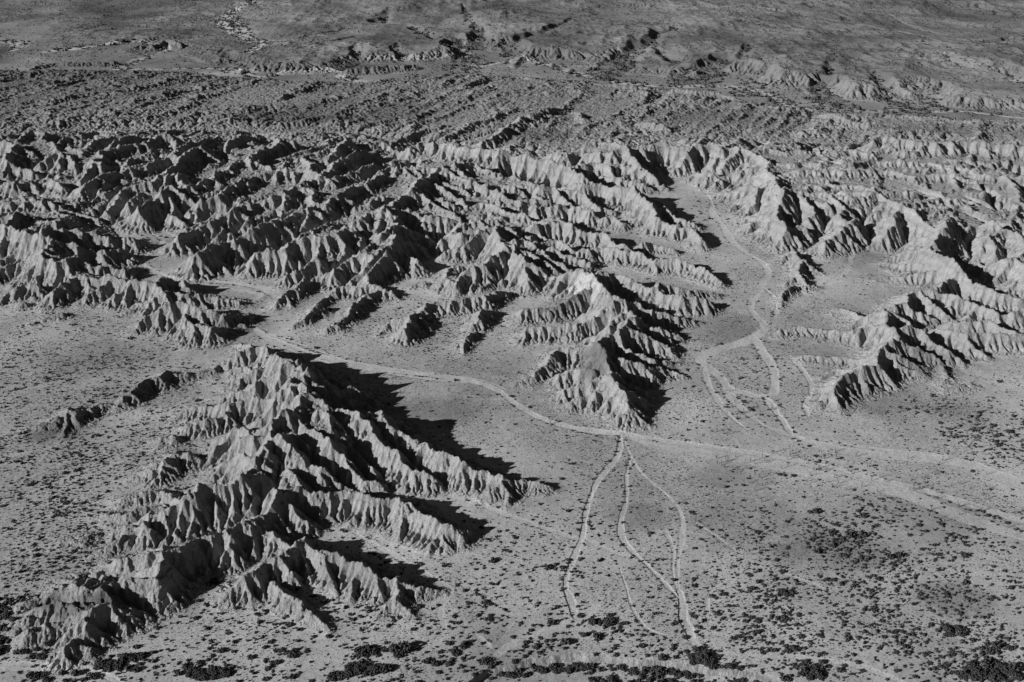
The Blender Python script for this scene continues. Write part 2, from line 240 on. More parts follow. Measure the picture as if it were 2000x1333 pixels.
 ('b6', .95, "1200,410,22 1080,420,22 960,430,20 880,490,12 800,540,14"), ('b6', .95, "740,380,22 680,430,20 590,470,18 550,530,10 530,580,2"), ('b6', .95, "590,470,18 640,570,2"), ('b6', .95, "680,440,18 690,500,2"),
 ('b6', .95, "920,310,34 820,330,24 790,380,8"), ('b6', .95, "860,340,22 880,400,3"), ('b6', .95, "900,320,28 920,430,3"), ('b6', .95, "800,250,36 720,290,32 620,350,20 530,430,2"),
 ('b6', .95, "600,140,46 560,180,42 480,210,36 380,240,26 350,310,2"), ('b6', .95, "600,140,46 700,110,48 840,110,48 960,80,48 1040,50,48"), ('b6', .95, "660,160,42 690,240,28 640,330,4"), ('b6', .95, "860,120,44 800,240,30"), ('b6', .95, "560,190,38 480,350,2"), ('b6', .95, "960,90,44 1000,230,14"), ('b6', .95, "1080,120,40 1100,200,24"), ('b6', .95, "480,220,32 430,330,2"),
 ('b6', .95, "180,250,22 90,330,3"), ('b6', .95, "170,250,22 240,360,2"), ('b6', .95, "170,250,22 160,370,2"), ('b6', .95, "450,60,46 320,110,42 190,150,38 30,220,30 -30,250,26"), ('b6', .95, "450,60,46 460,110,36 400,180,16"), ('b6', .95, "190,150,36 200,240,8"),
 ('b6', .95, "1330,130,46 1200,230,40 1100,320,30 1040,350,26"), ('b6', .95, "1200,240,38 1080,210,40 980,260,34 900,310,30"),
 # ridges descending towards the east wash
 ('b4', .95, "560,440,40 620,430,44 680,480,42 740,560,40 780,640,30 880,690,26 1000,720,22 1080,790,18 1130,850,2"), ('b4', .95, "600,450,42 590,560,10"), ('b4', .95, "640,470,40 650,590,8"), ('b4', .95, "740,570,38 700,650,4"), ('b4', .95, "900,700,24 910,760,3"), ('b4', .95, "1010,730,20 980,790,3"),
 ('b4', .95, "640,430,42 770,520,36 850,590,30 940,640,24 1020,660,20 1040,710,2"), ('b4', .95, "620,430,44 540,450,36 420,430,34 300,430,32 180,420,30"),
 ('b4', .95, "600,190,40 660,300,34 740,350,26 790,400,10"), ('b4', .95, "500,140,46 560,180,44 640,260,38 700,330,28 750,370,18"), ('b4', .95, "500,140,46 400,130,42 320,160,38 200,200,34 100,210,28"), ('b4', .95, "500,210,40 510,320,10"), ('b4', .95, "400,210,38 430,310,12"), ('b4', .95, "300,200,36 320,300,12"), ('b4', .95, "600,190,40 500,205,40 430,205,38 280,195,36"),
 ('b4', .95, "820,430,12 860,460,3"), ('b4', .95, "660,370,20 760,370,22 800,410,3"), ('b4', .95, "240,290,28 340,290,26 450,310,22 560,370,18 660,370,18"), ('b4', .95, "420,370,20 560,390,24 700,430,16 760,470,6"),
 ('b4', .95, "170,460,32 300,500,28 400,560,24 500,620,8"), ('b4', .95, "0,460,34 90,460,34 190,540,22"), ('b4', .95, "0,560,36 110,560,34 240,570,32 350,600,28 430,640,14"), ('b4', .95, "400,660,16 500,640,20 540,680,14 640,720,3"), ('b4', .95, "0,640,34 140,630,34 240,700,30"),
 ('b4', .95, "0,690,36 200,680,34 300,720,30 420,740,28 520,810,26 640,890,22"), ('b4', .95, "200,690,32 210,800,6"), ('b4', .95, "360,750,26 330,830,4"), ('b4', .95, "0,790,30 110,790,28 240,860,20"), ('b4', .95, "680,820,18 760,820,16 900,870,8"),
 ('c1', .9, "380,0,26 500,0,26 640,30,24 730,60,22 850,70,22 960,110,20 1040,160,14 1060,190,2"), ('c1', .9, "730,60,22 720,110,2"), ('c1', .9, "840,80,20 830,130,2"), ('c1', .9, "960,110,18 960,150,2"), ('c1', .9, "620,20,22 690,70,4"),
 ('c1', .9, "180,0,36 260,60,28 330,95,22 400,100,20"), ('c1', .9, "0,0,44 100,60,42 180,90,36 230,110,20"), ('c1', .9, "100,60,42 130,150,26 120,190,8"), ('c1', .9, "60,40,42 60,120,20"), ('c1', .9, "240,0,30 420,80,14 480,70,4"),
],
'centralridge': [
 ('c1', .8, "340,110,42 400,110,44 440,170,46 520,210,46 590,260,46 640,330,46 580,390,46 520,410,44 460,450,46 490,510,46 500,590,46 560,670,40 600,740,34 590,840,4"),
 ('c1', .6, "400,110,44 300,120,34 220,140,22 110,220,6"), ('c1', .75, "430,180,44 330,230,34 250,290,22 110,310,18 70,370,2"), ('c1', .8, "590,260,46 440,330,34 340,360,26 240,380,20 120,395,18 80,460,2"), ('c1', .8, "620,320,44 500,380,36 410,430,12"),
 ('c1', .8, "460,450,46 370,480,34 280,480,28 210,560,22 150,610,14 70,660,2"), ('c1', .8, "500,520,44 440,590,34 370,570,30 280,610,18 220,650,3"), ('c1', .8, "500,590,46 400,650,28 300,680,18 220,730,2"), ('c1', .8, "540,650,40 420,690,26 330,740,14 310,780,2"), ('c1', .8, "590,740,34 520,770,16 450,780,2"), ('c1', .85, "600,740,34 540,820,6"),
 ('c1', .9, "280,490,28 300,560,4"), ('c1', .9, "240,530,24 260,600,3"), ('c1', .9, "120,395,18 100,470,2"), ('c1', .9, "200,390,18 210,450,2"), ('c1', .9, "300,370,22 290,420,6"), ('c1', .9, "360,360,28 370,420,6"), ('c1', .9, "180,310,18 170,370,2"), ('c1', .9, "480,290,38 500,360,14"), ('c1', .9, "300,690,18 330,770,2"), ('c1', .9, "370,690,22 390,770,2"), ('c1', .9, "450,690,28 470,770,3"),
 ('c1', .85, "440,120,42 560,130,38 660,170,36 720,185,36 850,240,28 960,260,22 1000,305,2"), ('c1', .85, "720,185,36 715,240,8"), ('c1', .85, "850,240,28 860,280,3"), ('c1', .85, "720,180,34 850,200,24 930,220,16 1040,240,2"),
 ('c1', .85, "600,250,44 700,290,34 830,330,22 950,370,2"), ('c1', .85, "640,335,44 750,380,30 850,430,12 880,450,2"), ('c1', .85, "640,350,44 700,360,34 800,390,20 870,420,3"), ('c1', .85, "590,390,44 690,420,34 780,460,22 820,500,3"), ('c1', .85, "520,410,44 620,490,32 720,530,22 830,560,3"), ('c1', .85, "490,500,46 590,540,38 660,560,32 730,610,14 760,640,2"), ('c1', .85, "660,560,30 790,580,16 870,630,2"), ('c1', .85, "500,590,44 600,650,28 680,690,18 740,740,2"), ('c1', .85, "560,670,38 640,720,24 730,770,2"), ('c1', .85, "600,760,28 640,800,14 680,820,2"),
],
'easthills': [
 ('b4', .95, "640,170,40 780,160,42 940,170,43 1040,160,45 1150,150,46 1340,170,46"), ('b4', .85, "1040,160,45 980,240,34 900,320,16 850,360,2"), ('b4', .95, "1060,170,44 1090,300,16 1110,330,2"), ('b4', .9, "1190,180,44 1080,200,36 1090,300,10"), ('b4', .95, "630,190,40 690,190,38 720,260,26 730,330,10"), ('b4', .9, "780,170,40 830,290,4"), ('b4', .9, "880,170,40 890,290,4"), ('b4', .9, "1150,330,34 1050,340,22 950,420,2"), ('b4', .9, "1190,380,24 1150,390,22 1070,470,2"), ('b4', .9, "1190,380,22 1210,430,6"),
 ('c2', .85, "550,310,52 510,350,50 590,400,56 580,440,56 520,480,48 440,480,36 360,520,26 230,590,6"), ('c2', .85, "350,215,46 270,310,34 140,400,12 60,480,3"), ('c2', .85, "350,215,46 450,240,48 550,310,50"), ('c2', .85, "180,160,44 60,190,40 10,260,28"), ('c2', .85, "200,210,42 130,220,38 90,330,6"), ('c2', .85, "200,430,22 180,440,22 70,540,2"), ('c2', .85, "550,310,50 440,340,42 360,380,32 200,430,22"), ('c2', .85, "250,540,16 110,580,2"),
 ('c2', .8, "590,400,56 640,510,56 660,560,56 640,640,52 620,720,46 700,800,38 690,860,26"), ('c2', .75, "660,560,56 560,700,36 450,790,20 330,840,2"), ('c2', .8, "580,440,56 500,620,30 400,740,8"), ('c2', .85, "520,480,48 400,600,20 210,710,2"), ('c2', .8, "640,660,50 560,780,22 440,880,6"),
 ('c2', .8, "640,510,56 740,540,52 850,600,50 900,680,42 890,740,34 960,810,6"), ('c2', .8, "740,540,52 850,545,52 980,550,52 1050,560,54 1120,650,48 1100,710,42 1130,800,30 1080,880,12"), ('c2', .8, "1050,560,54 1200,640,42 1280,740,16"), ('c2', .8, "700,800,38 760,850,24 860,870,8"), ('c2', .8, "1050,560,54 1200,580,52 1345,560,50"),
 ('c2', .95, "700,390,46 850,390,46 1120,380,48 1340,370,48"), ('c2', .95, "590,400,54 700,460,46 800,460,44 1000,460,46 1050,500,44 1340,530,44"), ('c2', .95, "600,330,46 740,350,44 960,340,46 1100,350,46 1340,300,46"), ('c2', .95, "1120,380,48 1080,490,30"), ('c2', .95, "950,350,44 990,390,34"), ('c2', .95, "450,230,42 540,220,42 690,250,40 800,240,42 930,230,42 1010,300,36"), ('c2', .95, "1010,260,40 1180,230,42 1340,250,42"),
 ('C', .95, "1120,760,46 1180,740,50 1380,780,51 1640,765,53 1800,780,53 1998,800,51 2100,800,50"), ('c3', .95, "380,150,50 430,290,6"), ('c3', .95, "500,170,50 550,300,4"), ('c3', .95, "570,180,50 640,310,2"), ('c3', .95, "670,170,52 720,250,24 800,340,4"), ('c3', .95, "790,160,52 840,300,4"), ('c3', .95, "880,160,52 830,340,8"), ('c3', .95, "1000,170,52 990,260,26 1060,370,4"), ('c3', .95, "1060,190,52 1140,260,34 1210,390,4"), ('c3', .95, "1240,190,50 1290,300,10"), ('c3', .95, "1330,200,50 1320,330,10"), ('c3', .95, "380,150,50 250,220,34 160,290,8"), ('c3', .95, "300,200,42 340,300,6"),
 ('c3', .95, "-60,310,44 100,310,44 300,305,46 440,310,46 600,310,46 800,350,44 960,390,40"), ('c3', .95, "0,370,46 130,370,46 300,370,48 500,410,48 640,400,50 760,400,50 930,450,44 1050,560,28"), ('c3', .95, "300,310,44 370,380,24"), ('c3', .95, "1340,420,50 1150,410,48 1000,400,48 960,400,46"), ('c3', .95, "1160,460,48 1050,570,26"), ('c3', .95, "230,420,44 300,530,14"), ('c3', .95, "510,430,46 560,560,14"), ('c3', .95, "640,410,48 670,570,16"), ('c3', .95, "1160,420,48 1240,480,48 1280,580,40 1340,640,36"),
 ('c3', .9, "-40,540,50 110,545,50 250,550,50 440,540,48 600,560,44 660,590,46 770,600,46 850,600,46 920,680,42 1040,720,42 1180,680,46 1340,660,48"), ('c3', .9, "770,400,50 820,510,38 960,570,30 1080,650,12"), ('c3', .9, "660,590,46 500,640,48 380,650,52 250,560,50"), ('c3', .85, "380,650,52 480,670,52 580,770,46 660,830,42 720,890,36"), ('c3', .85, "380,650,52 280,830,34 120,900,8"), ('c3', .9, "480,670,50 420,860,20"), ('c3', .9, "740,610,44 760,760,20"), ('c3', .9, "850,610,44 900,720,34 1000,820,18"), ('c3', .9, "1180,680,46 1080,880,10"), ('c3', .85, "1280,680,46 1210,780,40 1240,890,30"), ('c3', .9, "100,560,48 140,760,20"), ('c3', .9, "620,860,30 560,890,20"),
 ('c4', .85, "830,-20,54 770,50,54 730,110,52 790,150,48 870,200,48 800,270,34 700,290,36"), ('c4', .8, "680,300,36 610,370,36 530,380,38 590,470,40 610,520,40 520,570,40 500,620,36 430,650,34 330,730,26 350,790,14 400,820,2"),
 ('c4', .7, "530,380,38 450,410,26 370,390,10 340,400,6"), ('c4', .75, "590,480,38 500,450,30 420,470,24 340,480,16 240,470,14 170,465,14 80,480,10 60,505,2"), ('c4', .8, "480,440,28 470,510,3"), ('c4', .8, "420,470,22 410,510,3"), ('c4', .8, "330,490,12 260,530,2"), ('c4', .7, "500,620,32 400,600,12 300,600,10 180,600,5"), ('c4', .7, "610,520,38 560,560,16 490,540,6"), ('c4', .7, "330,730,26 250,770,4"), ('c4', .7, "300,790,4 260,795,8 240,810,2"), ('c4', .7, "420,640,30 350,660,10 280,690,3"),
 ('c4', .85, "545,390,38 640,440,26 690,480,8"), ('c4', .85, "680,300,38 760,370,28 870,440,12"), ('c4', .85, "620,370,36 700,400,26 800,440,8"), ('c4', .85, "590,460,40 700,480,30 830,570,20 900,620,8 940,640,1"), ('c4', .85, "610,520,40 700,560,28 770,600,14 830,620,3"), ('c4', .85, "530,580,38 620,620,24 700,660,10 740,680,1"), ('c4', .85, "490,640,32 560,680,18 640,720,2"), ('c4', .85, "430,660,30 500,710,12 570,760,2"), ('c4', .85, "370,710,26 440,790,2"), ('c4', .85, "560,570,38 680,620,20 760,650,3"), ('c4', .85, "460,650,32 520,720,6"), ('c4', .6, "800,640,8 830,690,5 800,720,1"), ('c4', .6, "920,720,6 850,720,8 800,760,1"),
 ('c4', .9, "870,200,48 940,270,36 1040,320,28 1150,350,20"), ('c4', .9, "700,300,38 840,320,36 940,350,36 1040,400,30 1165,400,28"), ('c4', .9, "840,330,34 840,420,10"), ('c4', .9, "940,360,34 900,430,16"), ('c4', .9, "840,440,26 900,440,28 1000,440,30 1165,490,26"), ('c4', .9, "760,480,10 830,480,24 890,490,26 930,550,18 1000,600,6 1020,610,1"), ('c4', .9, "830,490,22 830,560,4"), ('c4', .9, "900,490,28 1040,490,28 1165,500,26 1250,520,24"), ('c4', .9, "1040,490,28 1080,560,10 1100,590,1"), ('c4', .9, "1150,500,26 1165,560,4"), ('c4', .9, "950,500,26 980,570,6"),
 ('c4', .8, "870,200,48 740,200,30 620,190,16 510,190,3"), ('c4', .8, "740,210,28 640,250,12 500,270,3"), ('c4', .8, "740,120,44 640,130,28 560,170,10"), ('c4', .9, "740,200,30 840,260,20"), ('c4', .9, "1165,100,50 1100,140,48 1140,200,38 1165,250,34"), ('c4', .9, "1100,150,48 1000,180,30 960,180,16"), ('c4', .9, "1000,0,50 1080,30,46 1165,100,50"), ('c4', .9, "1080,30,46 960,120,24 930,130,10"), ('c4', .9, "1100,150,46 1040,250,16"),
 ('F', .85, "650,50,30 690,30,32 740,10,34"), ('F', .85, "690,30,32 640,80,26 700,160,3"), ('F', .85, "980,30,36 900,100,26 820,150,3"), ('F', .85, "980,30,36 1000,90,18 960,190,1"), ('F', .85, "1060,-40,44 980,30,36"), ('F', .8, "1300,0,36 1210,30,30 1170,110,14 1080,155,2"), ('F', .8, "1490,40,50 1400,80,30 1300,90,10"), ('F', .85, "640,60,28 560,110,8"),
],
'eastknoll': [
 ('c4', .8, "150,130,18 60,190,2"), ('c4', .8, "150,130,18 190,170,18 230,200,12 280,240,1"), ('c4', .8, "190,170,18 180,230,14 210,280,10 270,300,1"), ('c4', .8, "180,230,14 120,280,4"), ('c4', .9, "150,290,10 140,300,12 110,330,8 105,385,1"),
],
'farbelt': [
 ('B', .7, "1290,590,14 1200,600,24 1040,655,28 900,745,26 830,800,20 700,860,10"), ('B', .7, "1010,600,14 850,660,18 700,720,16"), ('B', .7, "620,700,14 450,740,16 250,830,14"), ('B', .7, "1040,655,26 1100,690,16 1150,740,6"),
 ('C', .9, "830,640,4 900,625,24 1000,650,24 1100,670,22 1190,690,16 1240,725,2"), ('C', .9, "1230,640,16 1350,635,18 1450,650,18 1600,720,3"), ('C', .8, "1800,720,12 1900,670,20 1998,680,18"), ('C', .8, "1440,680,10 1560,660,12 1700,680,12"), ('C', .9, "980,660,22 960,720,4"),
 ('B', .6, "920,430,6 1050,430,10 1250,460,8 1300,490,2"), ('B', .6, "1380,490,2 1450,460,9 1650,480,9 1830,490,6"), ('C', .8, "0,590,12 120,580,12 240,600,4"), ('C', .8, "30,500,12 160,505,14 300,520,12 420,560,4"),
 ('B', .7, "1350,620,14 1400,660,18 1480,690,8"), ('B', .7, "1700,680,12 1830,690,18 1900,720,8"), ('B', .7, "1300,760,10 1400,730,16 1480,760,6"), ('B', .7, "100,380,14 250,360,16 450,360,10"),
 ('A', .8, "180,380,6 300,350,8 480,350,8 640,345,8"), ('A', .7, "1150,340,6 1230,310,16 1300,340,6"), ('A', .8, "860,255,10 930,225,12 1010,255,8"), ('A', .6, "1550,690,10 1700,660,14 1998,600,12"), ('A', .6, "1000,640,8 1200,590,10 1400,600,6"), ('A', .6, "300,600,8 550,540,12 700,545,4"),
],
}
# ------------------------------------------------------------------ dissected country (uplift between the crests): polygon, relief
BADLANDS = [
 ("-150,275 250,255 700,262 860,300 1000,350 1120,420 1050,470 900,480 800,470 700,500 560,520 500,515 440,500 380,490 350,470 300,440 230,415 200,430 250,485 240,520 100,540 -150,555", 9),
 ("1290,275 1500,280 2150,300 2150,610 1950,590 1850,500 1700,470 1560,455 1450,420 1400,370 1330,330", 15),
 ("-150,138 350,142 520,158 700,165 800,150 900,150 1000,150 1150,162 1300,185 1500,205 1600,222 2150,245 2150,300 1500,280 1290,275 1120,340 860,300 700,262 250,255 -150,275", 11),
]
# ------------------------------------------------------------------ high gravel plain beyond the far wash: rim line (frame, points), read at its own height
RIM = [('px', "-400,118 60,118"), ('A', "180,330 640,320 780,290 900,215 1010,250 1100,290 1220,310 1300,320 1390,350 1560,365 1750,360 1940,360"), ('B', "30,340 150,310 400,305 700,290 735,240 830,195 900,230 1010,325 1150,290 1400,290 1530,345 1700,365 1998,405"), ('C', "30,385 200,385 300,360 450,370 560,440 750,440 830,490 900,440 1000,490 1200,510 1380,500 1450,450 1560,530 1750,550 1998,560 2400,570")]
RIM_H = 18.0
CANYONS = [  # gullies cut into the high plain: frame, depth, half width, points
 ('B', 18, 4, "860,160 760,250 720,330 700,370"), ('B', 10, 3, "740,40 780,120 830,165 760,250"), ('B', 14, 4, "240,110 420,140 560,190 700,220 740,250"), ('B', 12, 3, "300,70 240,115"),
 ('B', 18, 4, "1900,170 1750,240 1620,310 1500,390"), ('B', 14, 3, "1330,120 1170,190 1000,230 1000,300"), ('B', 8, 3, "350,240 380,310"), ('B', 8, 3, "130,240 130,310"),
 ('C', 18, 4, "950,340 900,430 880,470 950,570 1000,610"), ('C', 15, 4, "480,280 430,330 300,340 200,440"), ('C', 15, 3, "560,380 480,440 470,470"), ('C', 15, 4, "1130,405 1220,470 1310,520 1400,595"), ('C', 15, 4, "1560,470 1480,520 1400,595"), ('C', 12, 3, "60,350 130,370 80,430"), ('C', 10, 3, "-60,250 60,330"),
 ('C', 7, 3, "700,80 900,130 1000,140 1180,165 1300,190 1560,215 1998,210"), ('C', 6, 3, "1620,30 1750,50 1900,85 2000,90"), ('C', 6, 3, "940,90 1050,140"), ('C', 5, 2, "0,60 400,60 640,90 700,80"), ('C', 5, 2, "620,245 950,240 1500,270 1720,310"), ('C', 5, 2, "1280,300 1500,330 1700,390"), ('C', 7, 3, "1880,390 1930,430 2000,460"), ('C', 5, 2, "760,0 830,50"), ('C', 4, 2, "1250,100 1400,150 1550,190"), ('C', 4, 2, "200,250 380,300"),
 ('A', 8, 3, "1240,260 1270,330"), ('A', 3, 2, "1030,130 900,150 400,160"), ('A', 3, 2, "1500,280 1700,210 1950,150"), ('A', 3, 2, "1560,320 1750,260 1998,200"),
 ('A', 3, 2, "0,60 300,70 700,90 1200,80"), ('A', 3, 2, "300,180 600,130 900,140"),
]
# ------------------------------------------------------------------ dry washes: frame, width in metres, depth, brightness, points
WASHES = [
 ('px', 8, 1.0, 1.0, "205,440 228,428 270,448 325,470 295,490 272,515 300,530 335,547 385,548 440,552 500,560 540,577 548,590 520,600 495,615 490,632 505,650 560,675 620,695 700,715 780,725 860,735 930,745 970,760 1000,785 1040,810 1090,830 1150,842 1215,848 1290,860 1350,868 1420,877 1500,888"),
 ('px', 7, .6, .9, "480,590 520,575 460,565 400,556"), ('px', 4, .3, .8, "330,470 390,455 440,440 520,425"), ('px', 4, .3, .8, "228,428 300,415 330,395"),
 ('px', 8, .9, .9, "1370,330 1375,370 1392,395 1388,420 1412,440 1425,470 1450,490 1490,512 1505,530 1490,560 1470,590 1465,610 1500,640 1450,670 1400,682 1362,702 1375,715 1412,740 1425,775 1450,800 1480,825 1510,840 1548,850 1600,868 1680,885 1760,892 1850,897 1910,915 1970,937 2030,955"),
 ('px', 11, .7, 1.0, "1548,850 1600,868 1680,885 1760,892 1850,897 1910,915 1970,937 2060,965"),
 ('px', 5, .6, .9, "1470,655 1490,690 1512,722 1514,765 1495,777 1440,766 1420,755"), ('px', 6, .8, 1.0, "1495,777 1520,810 1545,845"), ('px', 4, .5, .7, "1375,720 1385,760 1420,810 1460,840"), ('px', 3, .8, .6, "1490,560 1520,590 1512,620"), ('px', 4, .8, .4, "1545,700 1565,720 1582,745 1588,765 1570,790 1578,812"),
 ('px', 4, .5, .5, "1665,490 1655,530 1630,545 1610,560"),
 ('px', 4, .9, .9, "1212,850 1210,890 1172,930 1152,970 1142,1010 1138,1050 1112,1110 1102,1140 1115,1172 1124,1205"),
 ('px', 2.6, .3, 1.0, "1220,862 1240,910 1270,940 1310,972 1335,1008 1331,1060 1322,1100 1326,1150"), ('px', 4.5, .9, 1.0, "1326,1150 1335,1180 1332,1205 1348,1232 1350,1248"), ('px', 3.5, .3, 1.0, "1350,1248 1362,1262 1380,1272"),
 ('px', 3, .7, .8, "1232,890 1222,930 1226,970 1210,1020 1214,1060 1262,1102 1290,1130 1326,1168"), ('px', 3, .2, .8, "1138,1050 1190,1078 1228,1088"), ('px', 2, .4, .5, "1210,1110 1225,1150 1230,1180 1260,1230 1300,1240"), ('px', 2, .4, .5, "1300,1040 1318,1075 1312,1110 1322,1150"),
 ('px', 12, .3, .75, "1218,850 1290,872 1400,885 1500,900 1580,920 1660,940 1740,955 1800,975 1850,1000 1920,1025 2030,1060"), ('px', 5, .3, .9, "1500,890 1600,905 1700,935 1780,950 1860,975 1940,1000 2030,1030"),
 ('px', 5, .3, .5, "870,930 930,985 1020,1020 1100,1045 1135,1055"), ('px', 4, .3, .5, "690,1040 760,1080 830,1120 880,1155"), ('px', 3, .2, .5, "880,1155 855,1190 870,1230 845,1265"), ('px', 2.6, .2, .8, "930,1240 960,1265"), ('px', 5, .2, .6, "965,1280 1010,1250 1060,1230 1120,1215 1170,1180"), 
 ('px', 2, .3, .4, "1440,1120 1385,1150 1380,1190 1385,1220"), ('px', 2, .3, .5, "1355,1020 1400,1050 1440,1080"), ('px', 2, .3, .5, "1530,1120 1570,1135 1620,1155"),
 ('px', 3, .4, .9, "-60,1297 60,1296 130,1305"), ('px', 3.2, .5, 1.0, "130,1305 170,1309 205,1318 232,1334 250,1352"), ('px', 2.6, .4, .8, "-60,1305 60,1307 150,1311"), ('px', 3, .2, .7, "1530,1280 1600,1288 1680,1300 1760,1333 1800,1350"), ('px', 2, .15, .5, "1400,1275 1470,1280 1530,1284"),
 ('px', 2, .25, .35, "-50,975 120,905 250,845 330,795 400,765"), ('px', 2, .25, .35, "-50,1010 100,940 230,905 290,880"), ('px', 2, .25, .35, "-50,905 140,865 200,840"), ('px', 2, .25, .35, "0,770 120,745 250,700 320,690"), ('px', 2, .25, .35, "130,765 230,735 330,690 420,655"), ('px', 2, .25, .3, "-50,1060 90,1010 170,960"), ('px', 2, .25, .3, "-50,720 80,680 200,665"),
 # far washes
 ('B', 20, 1.0, 1.0, "800,385 900,355 1040,338 1150,345 1300,400 1480,440 1600,465 1800,485"), ('C', 18, 1.0, .9, "-30,497 80,485 200,478 400,485 520,510 620,560 680,590 760,612 850,625"), ('C', 14, .6, .6, "850,625 1000,615 1200,622 1390,605"), ('C', 14, .8, 1.0, "1480,628 1640,620 1800,640 2050,665"),
 ('A', 18, .8, 1.0, "230,305 400,293 520,280 650,268 760,258 880,265 960,275 900,290"), ('A', 14, .6, .8, "900,290 800,330 680,370 620,395 720,385 850,390 1000,385 1150,380"), ('A', 20, .6, .9, "1150,382 1300,388 1380,415 1450,435"), ('A', 16, .6, .7, "1450,435 1550,410 1750,408 1940,402 1920,440 1998,455"), ('B', 20, .6, 1.0, "50,420 70,440 150,455 240,460"),
 ('A', 30, .6, .9, "1560,0 1420,60 1300,110 1240,150 1260,185 1330,220 1420,255 1500,275 1420,310 1390,340"), ('A', 22, .5, .8, "0,235 60,250 110,245 130,270 60,300"), ('A', 22, .5, .9, "1300,130 1340,180 1400,235"),
 ('B', 20, .6, .5, "730,250 740,330 790,380"), ('B', 16, .5, .5, "200,345 450,345 650,330"),
]
# light / dark ground: frame, albedo factor, radius in px (rx, ry), x, y
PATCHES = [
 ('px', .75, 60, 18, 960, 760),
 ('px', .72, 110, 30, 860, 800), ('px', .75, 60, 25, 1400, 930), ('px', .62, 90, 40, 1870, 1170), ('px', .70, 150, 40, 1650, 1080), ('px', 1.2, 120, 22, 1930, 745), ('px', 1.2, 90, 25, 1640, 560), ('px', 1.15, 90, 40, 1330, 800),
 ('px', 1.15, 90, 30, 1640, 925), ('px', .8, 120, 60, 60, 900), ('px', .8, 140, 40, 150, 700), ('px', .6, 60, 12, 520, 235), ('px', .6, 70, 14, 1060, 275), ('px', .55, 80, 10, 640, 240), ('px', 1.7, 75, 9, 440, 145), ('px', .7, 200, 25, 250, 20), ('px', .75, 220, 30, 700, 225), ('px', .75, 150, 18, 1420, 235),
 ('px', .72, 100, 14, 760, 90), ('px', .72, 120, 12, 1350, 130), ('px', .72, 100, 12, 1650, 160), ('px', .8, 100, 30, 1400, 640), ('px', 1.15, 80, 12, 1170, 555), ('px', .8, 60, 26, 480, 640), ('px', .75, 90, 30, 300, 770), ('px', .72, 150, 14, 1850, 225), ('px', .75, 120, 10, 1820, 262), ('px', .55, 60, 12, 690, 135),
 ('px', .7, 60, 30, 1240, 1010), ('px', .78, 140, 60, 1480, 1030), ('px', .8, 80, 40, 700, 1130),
]

BANK = "860,1360 960,1308 1040,1286 1120,1279 1200,1284 1300,1291 1400,1306 1480,1318 1560,1334 1660,1360"
# shrub cover: x, y, rx, ry (photograph px), plants per square metre, size factor
COVER = [
 (130, 900, 330, 240, 0.072, .85), (100, 1090, 260, 110, 0.072, .95), (250, 650, 280, 70, 0.029, .75), (700, 1180, 420, 110, 0.048, 1.1), (650, 1290, 520, 60, 0.058, 1.3), (1150, 1240, 420, 80, 0.051, 1.3), (1050, 1070, 260, 90, 0.032, .9),
 (1650, 1230, 420, 130, 0.099, 1.0), (1760, 1060, 300, 80, 0.080, 1.15), (1960, 850, 130, 60, 0.096, 1.3), (1880, 800, 150, 25, 0.048, 1.0), (1850, 1140, 200, 60, 0.080, .75), (1500, 1180, 200, 100, 0.064, 1.05), (1130, 940, 220, 60, 0.013, .9), (900, 860, 160, 60, 0.011, .8), (1620, 915, 260, 40, 0.022, .8),
 (1850, 1300, 200, 50, 0.096, 1.2), (1350, 1290, 200, 25, 0.056, 1.2), (1300, 720, 120, 60, 0.013, .9), (1470, 760, 90, 70, 0.032, .9), (850, 640, 200, 60, 0.032, .7), (1250, 830, 250, 30, 0.016, .9), (400, 1160, 250, 90, 0.048, 1.0),
]
THICKET = [ (55, 1215, 110, 40, .2, 1.7), (165, 1288, 60, 10, .2, 1.7), (1120, 1298, 130, 5, .2, 1.5), (1340, 1308, 60, 6, .2, 1.6), (1480, 1324, 60, 7, .2, 1.6), (1010, 1308, 30, 6, .2, 1.6),  # dense dark bushes: x, y, rx, ry, plants per square metre, size
 (70, 1240, 146, 43, 0.14, 1.9), (40, 1180, 68, 18, 0.11, 1.6), (120, 1300, 98, 9, 0.12, 1.8), (235, 1298, 44, 19, 0.16, 2.0), (290, 1285, 29, 10, 0.14, 1.7), (400, 1312, 59, 19, 0.14, 1.9), (120, 1325, 88, 8, 0.11, 1.8),
 (715, 1274, 21, 9, 0.19, 2.4), (768, 1272, 24, 9, 0.19, 2.4), (715, 1308, 44, 11, 0.19, 2.2), (660, 1322, 29, 10, 0.14, 1.8), (960, 1300, 39, 14, 0.14, 1.9), (1060, 1298, 68, 6, 0.19, 1.7), (1180, 1295, 117, 5, 0.19, 1.6), (1290, 1303, 78, 9, 0.19, 1.7), (1240, 1322, 88, 8, 0.14, 1.7), (1330, 1330, 68, 8, 0.16, 1.8),
 (1370, 1288, 21, 18, 0.19, 2.3), (1410, 1305, 39, 9, 0.14, 1.8), (1930, 1318, 59, 19, 0.18, 2.2), (1860, 1238, 39, 9, 0.14, 1.9), (1940, 1270, 39, 11, 0.10, 1.8), (1590, 1310, 25, 19, 0.11, 2.0), (1540, 1265, 39, 8, 0.10, 1.7), (1530, 1160, 20, 6, 0.11, 1.8), (1730, 1090, 14, 5, 0.11, 1.8), (1960, 880, 39, 14, 0.12, 1.8),
 (1185, 1218, 39, 8, 0.12, 1.7), (1155, 1240, 29, 6, 0.11, 1.7), (900, 1258, 39, 8, 0.08, 1.7), (20, 1200, 29, 11, 0.14, 1.8),
]
OCO = [(1660, 930, 330, 60, 60), (1830, 970, 180, 60, 26), (1480, 900, 100, 20, 18), (1370, 1000, 200, 50, 10), (1440, 780, 60, 60, 16), (1060, 770, 120, 40, 10), (860, 830, 120, 50, 8)]

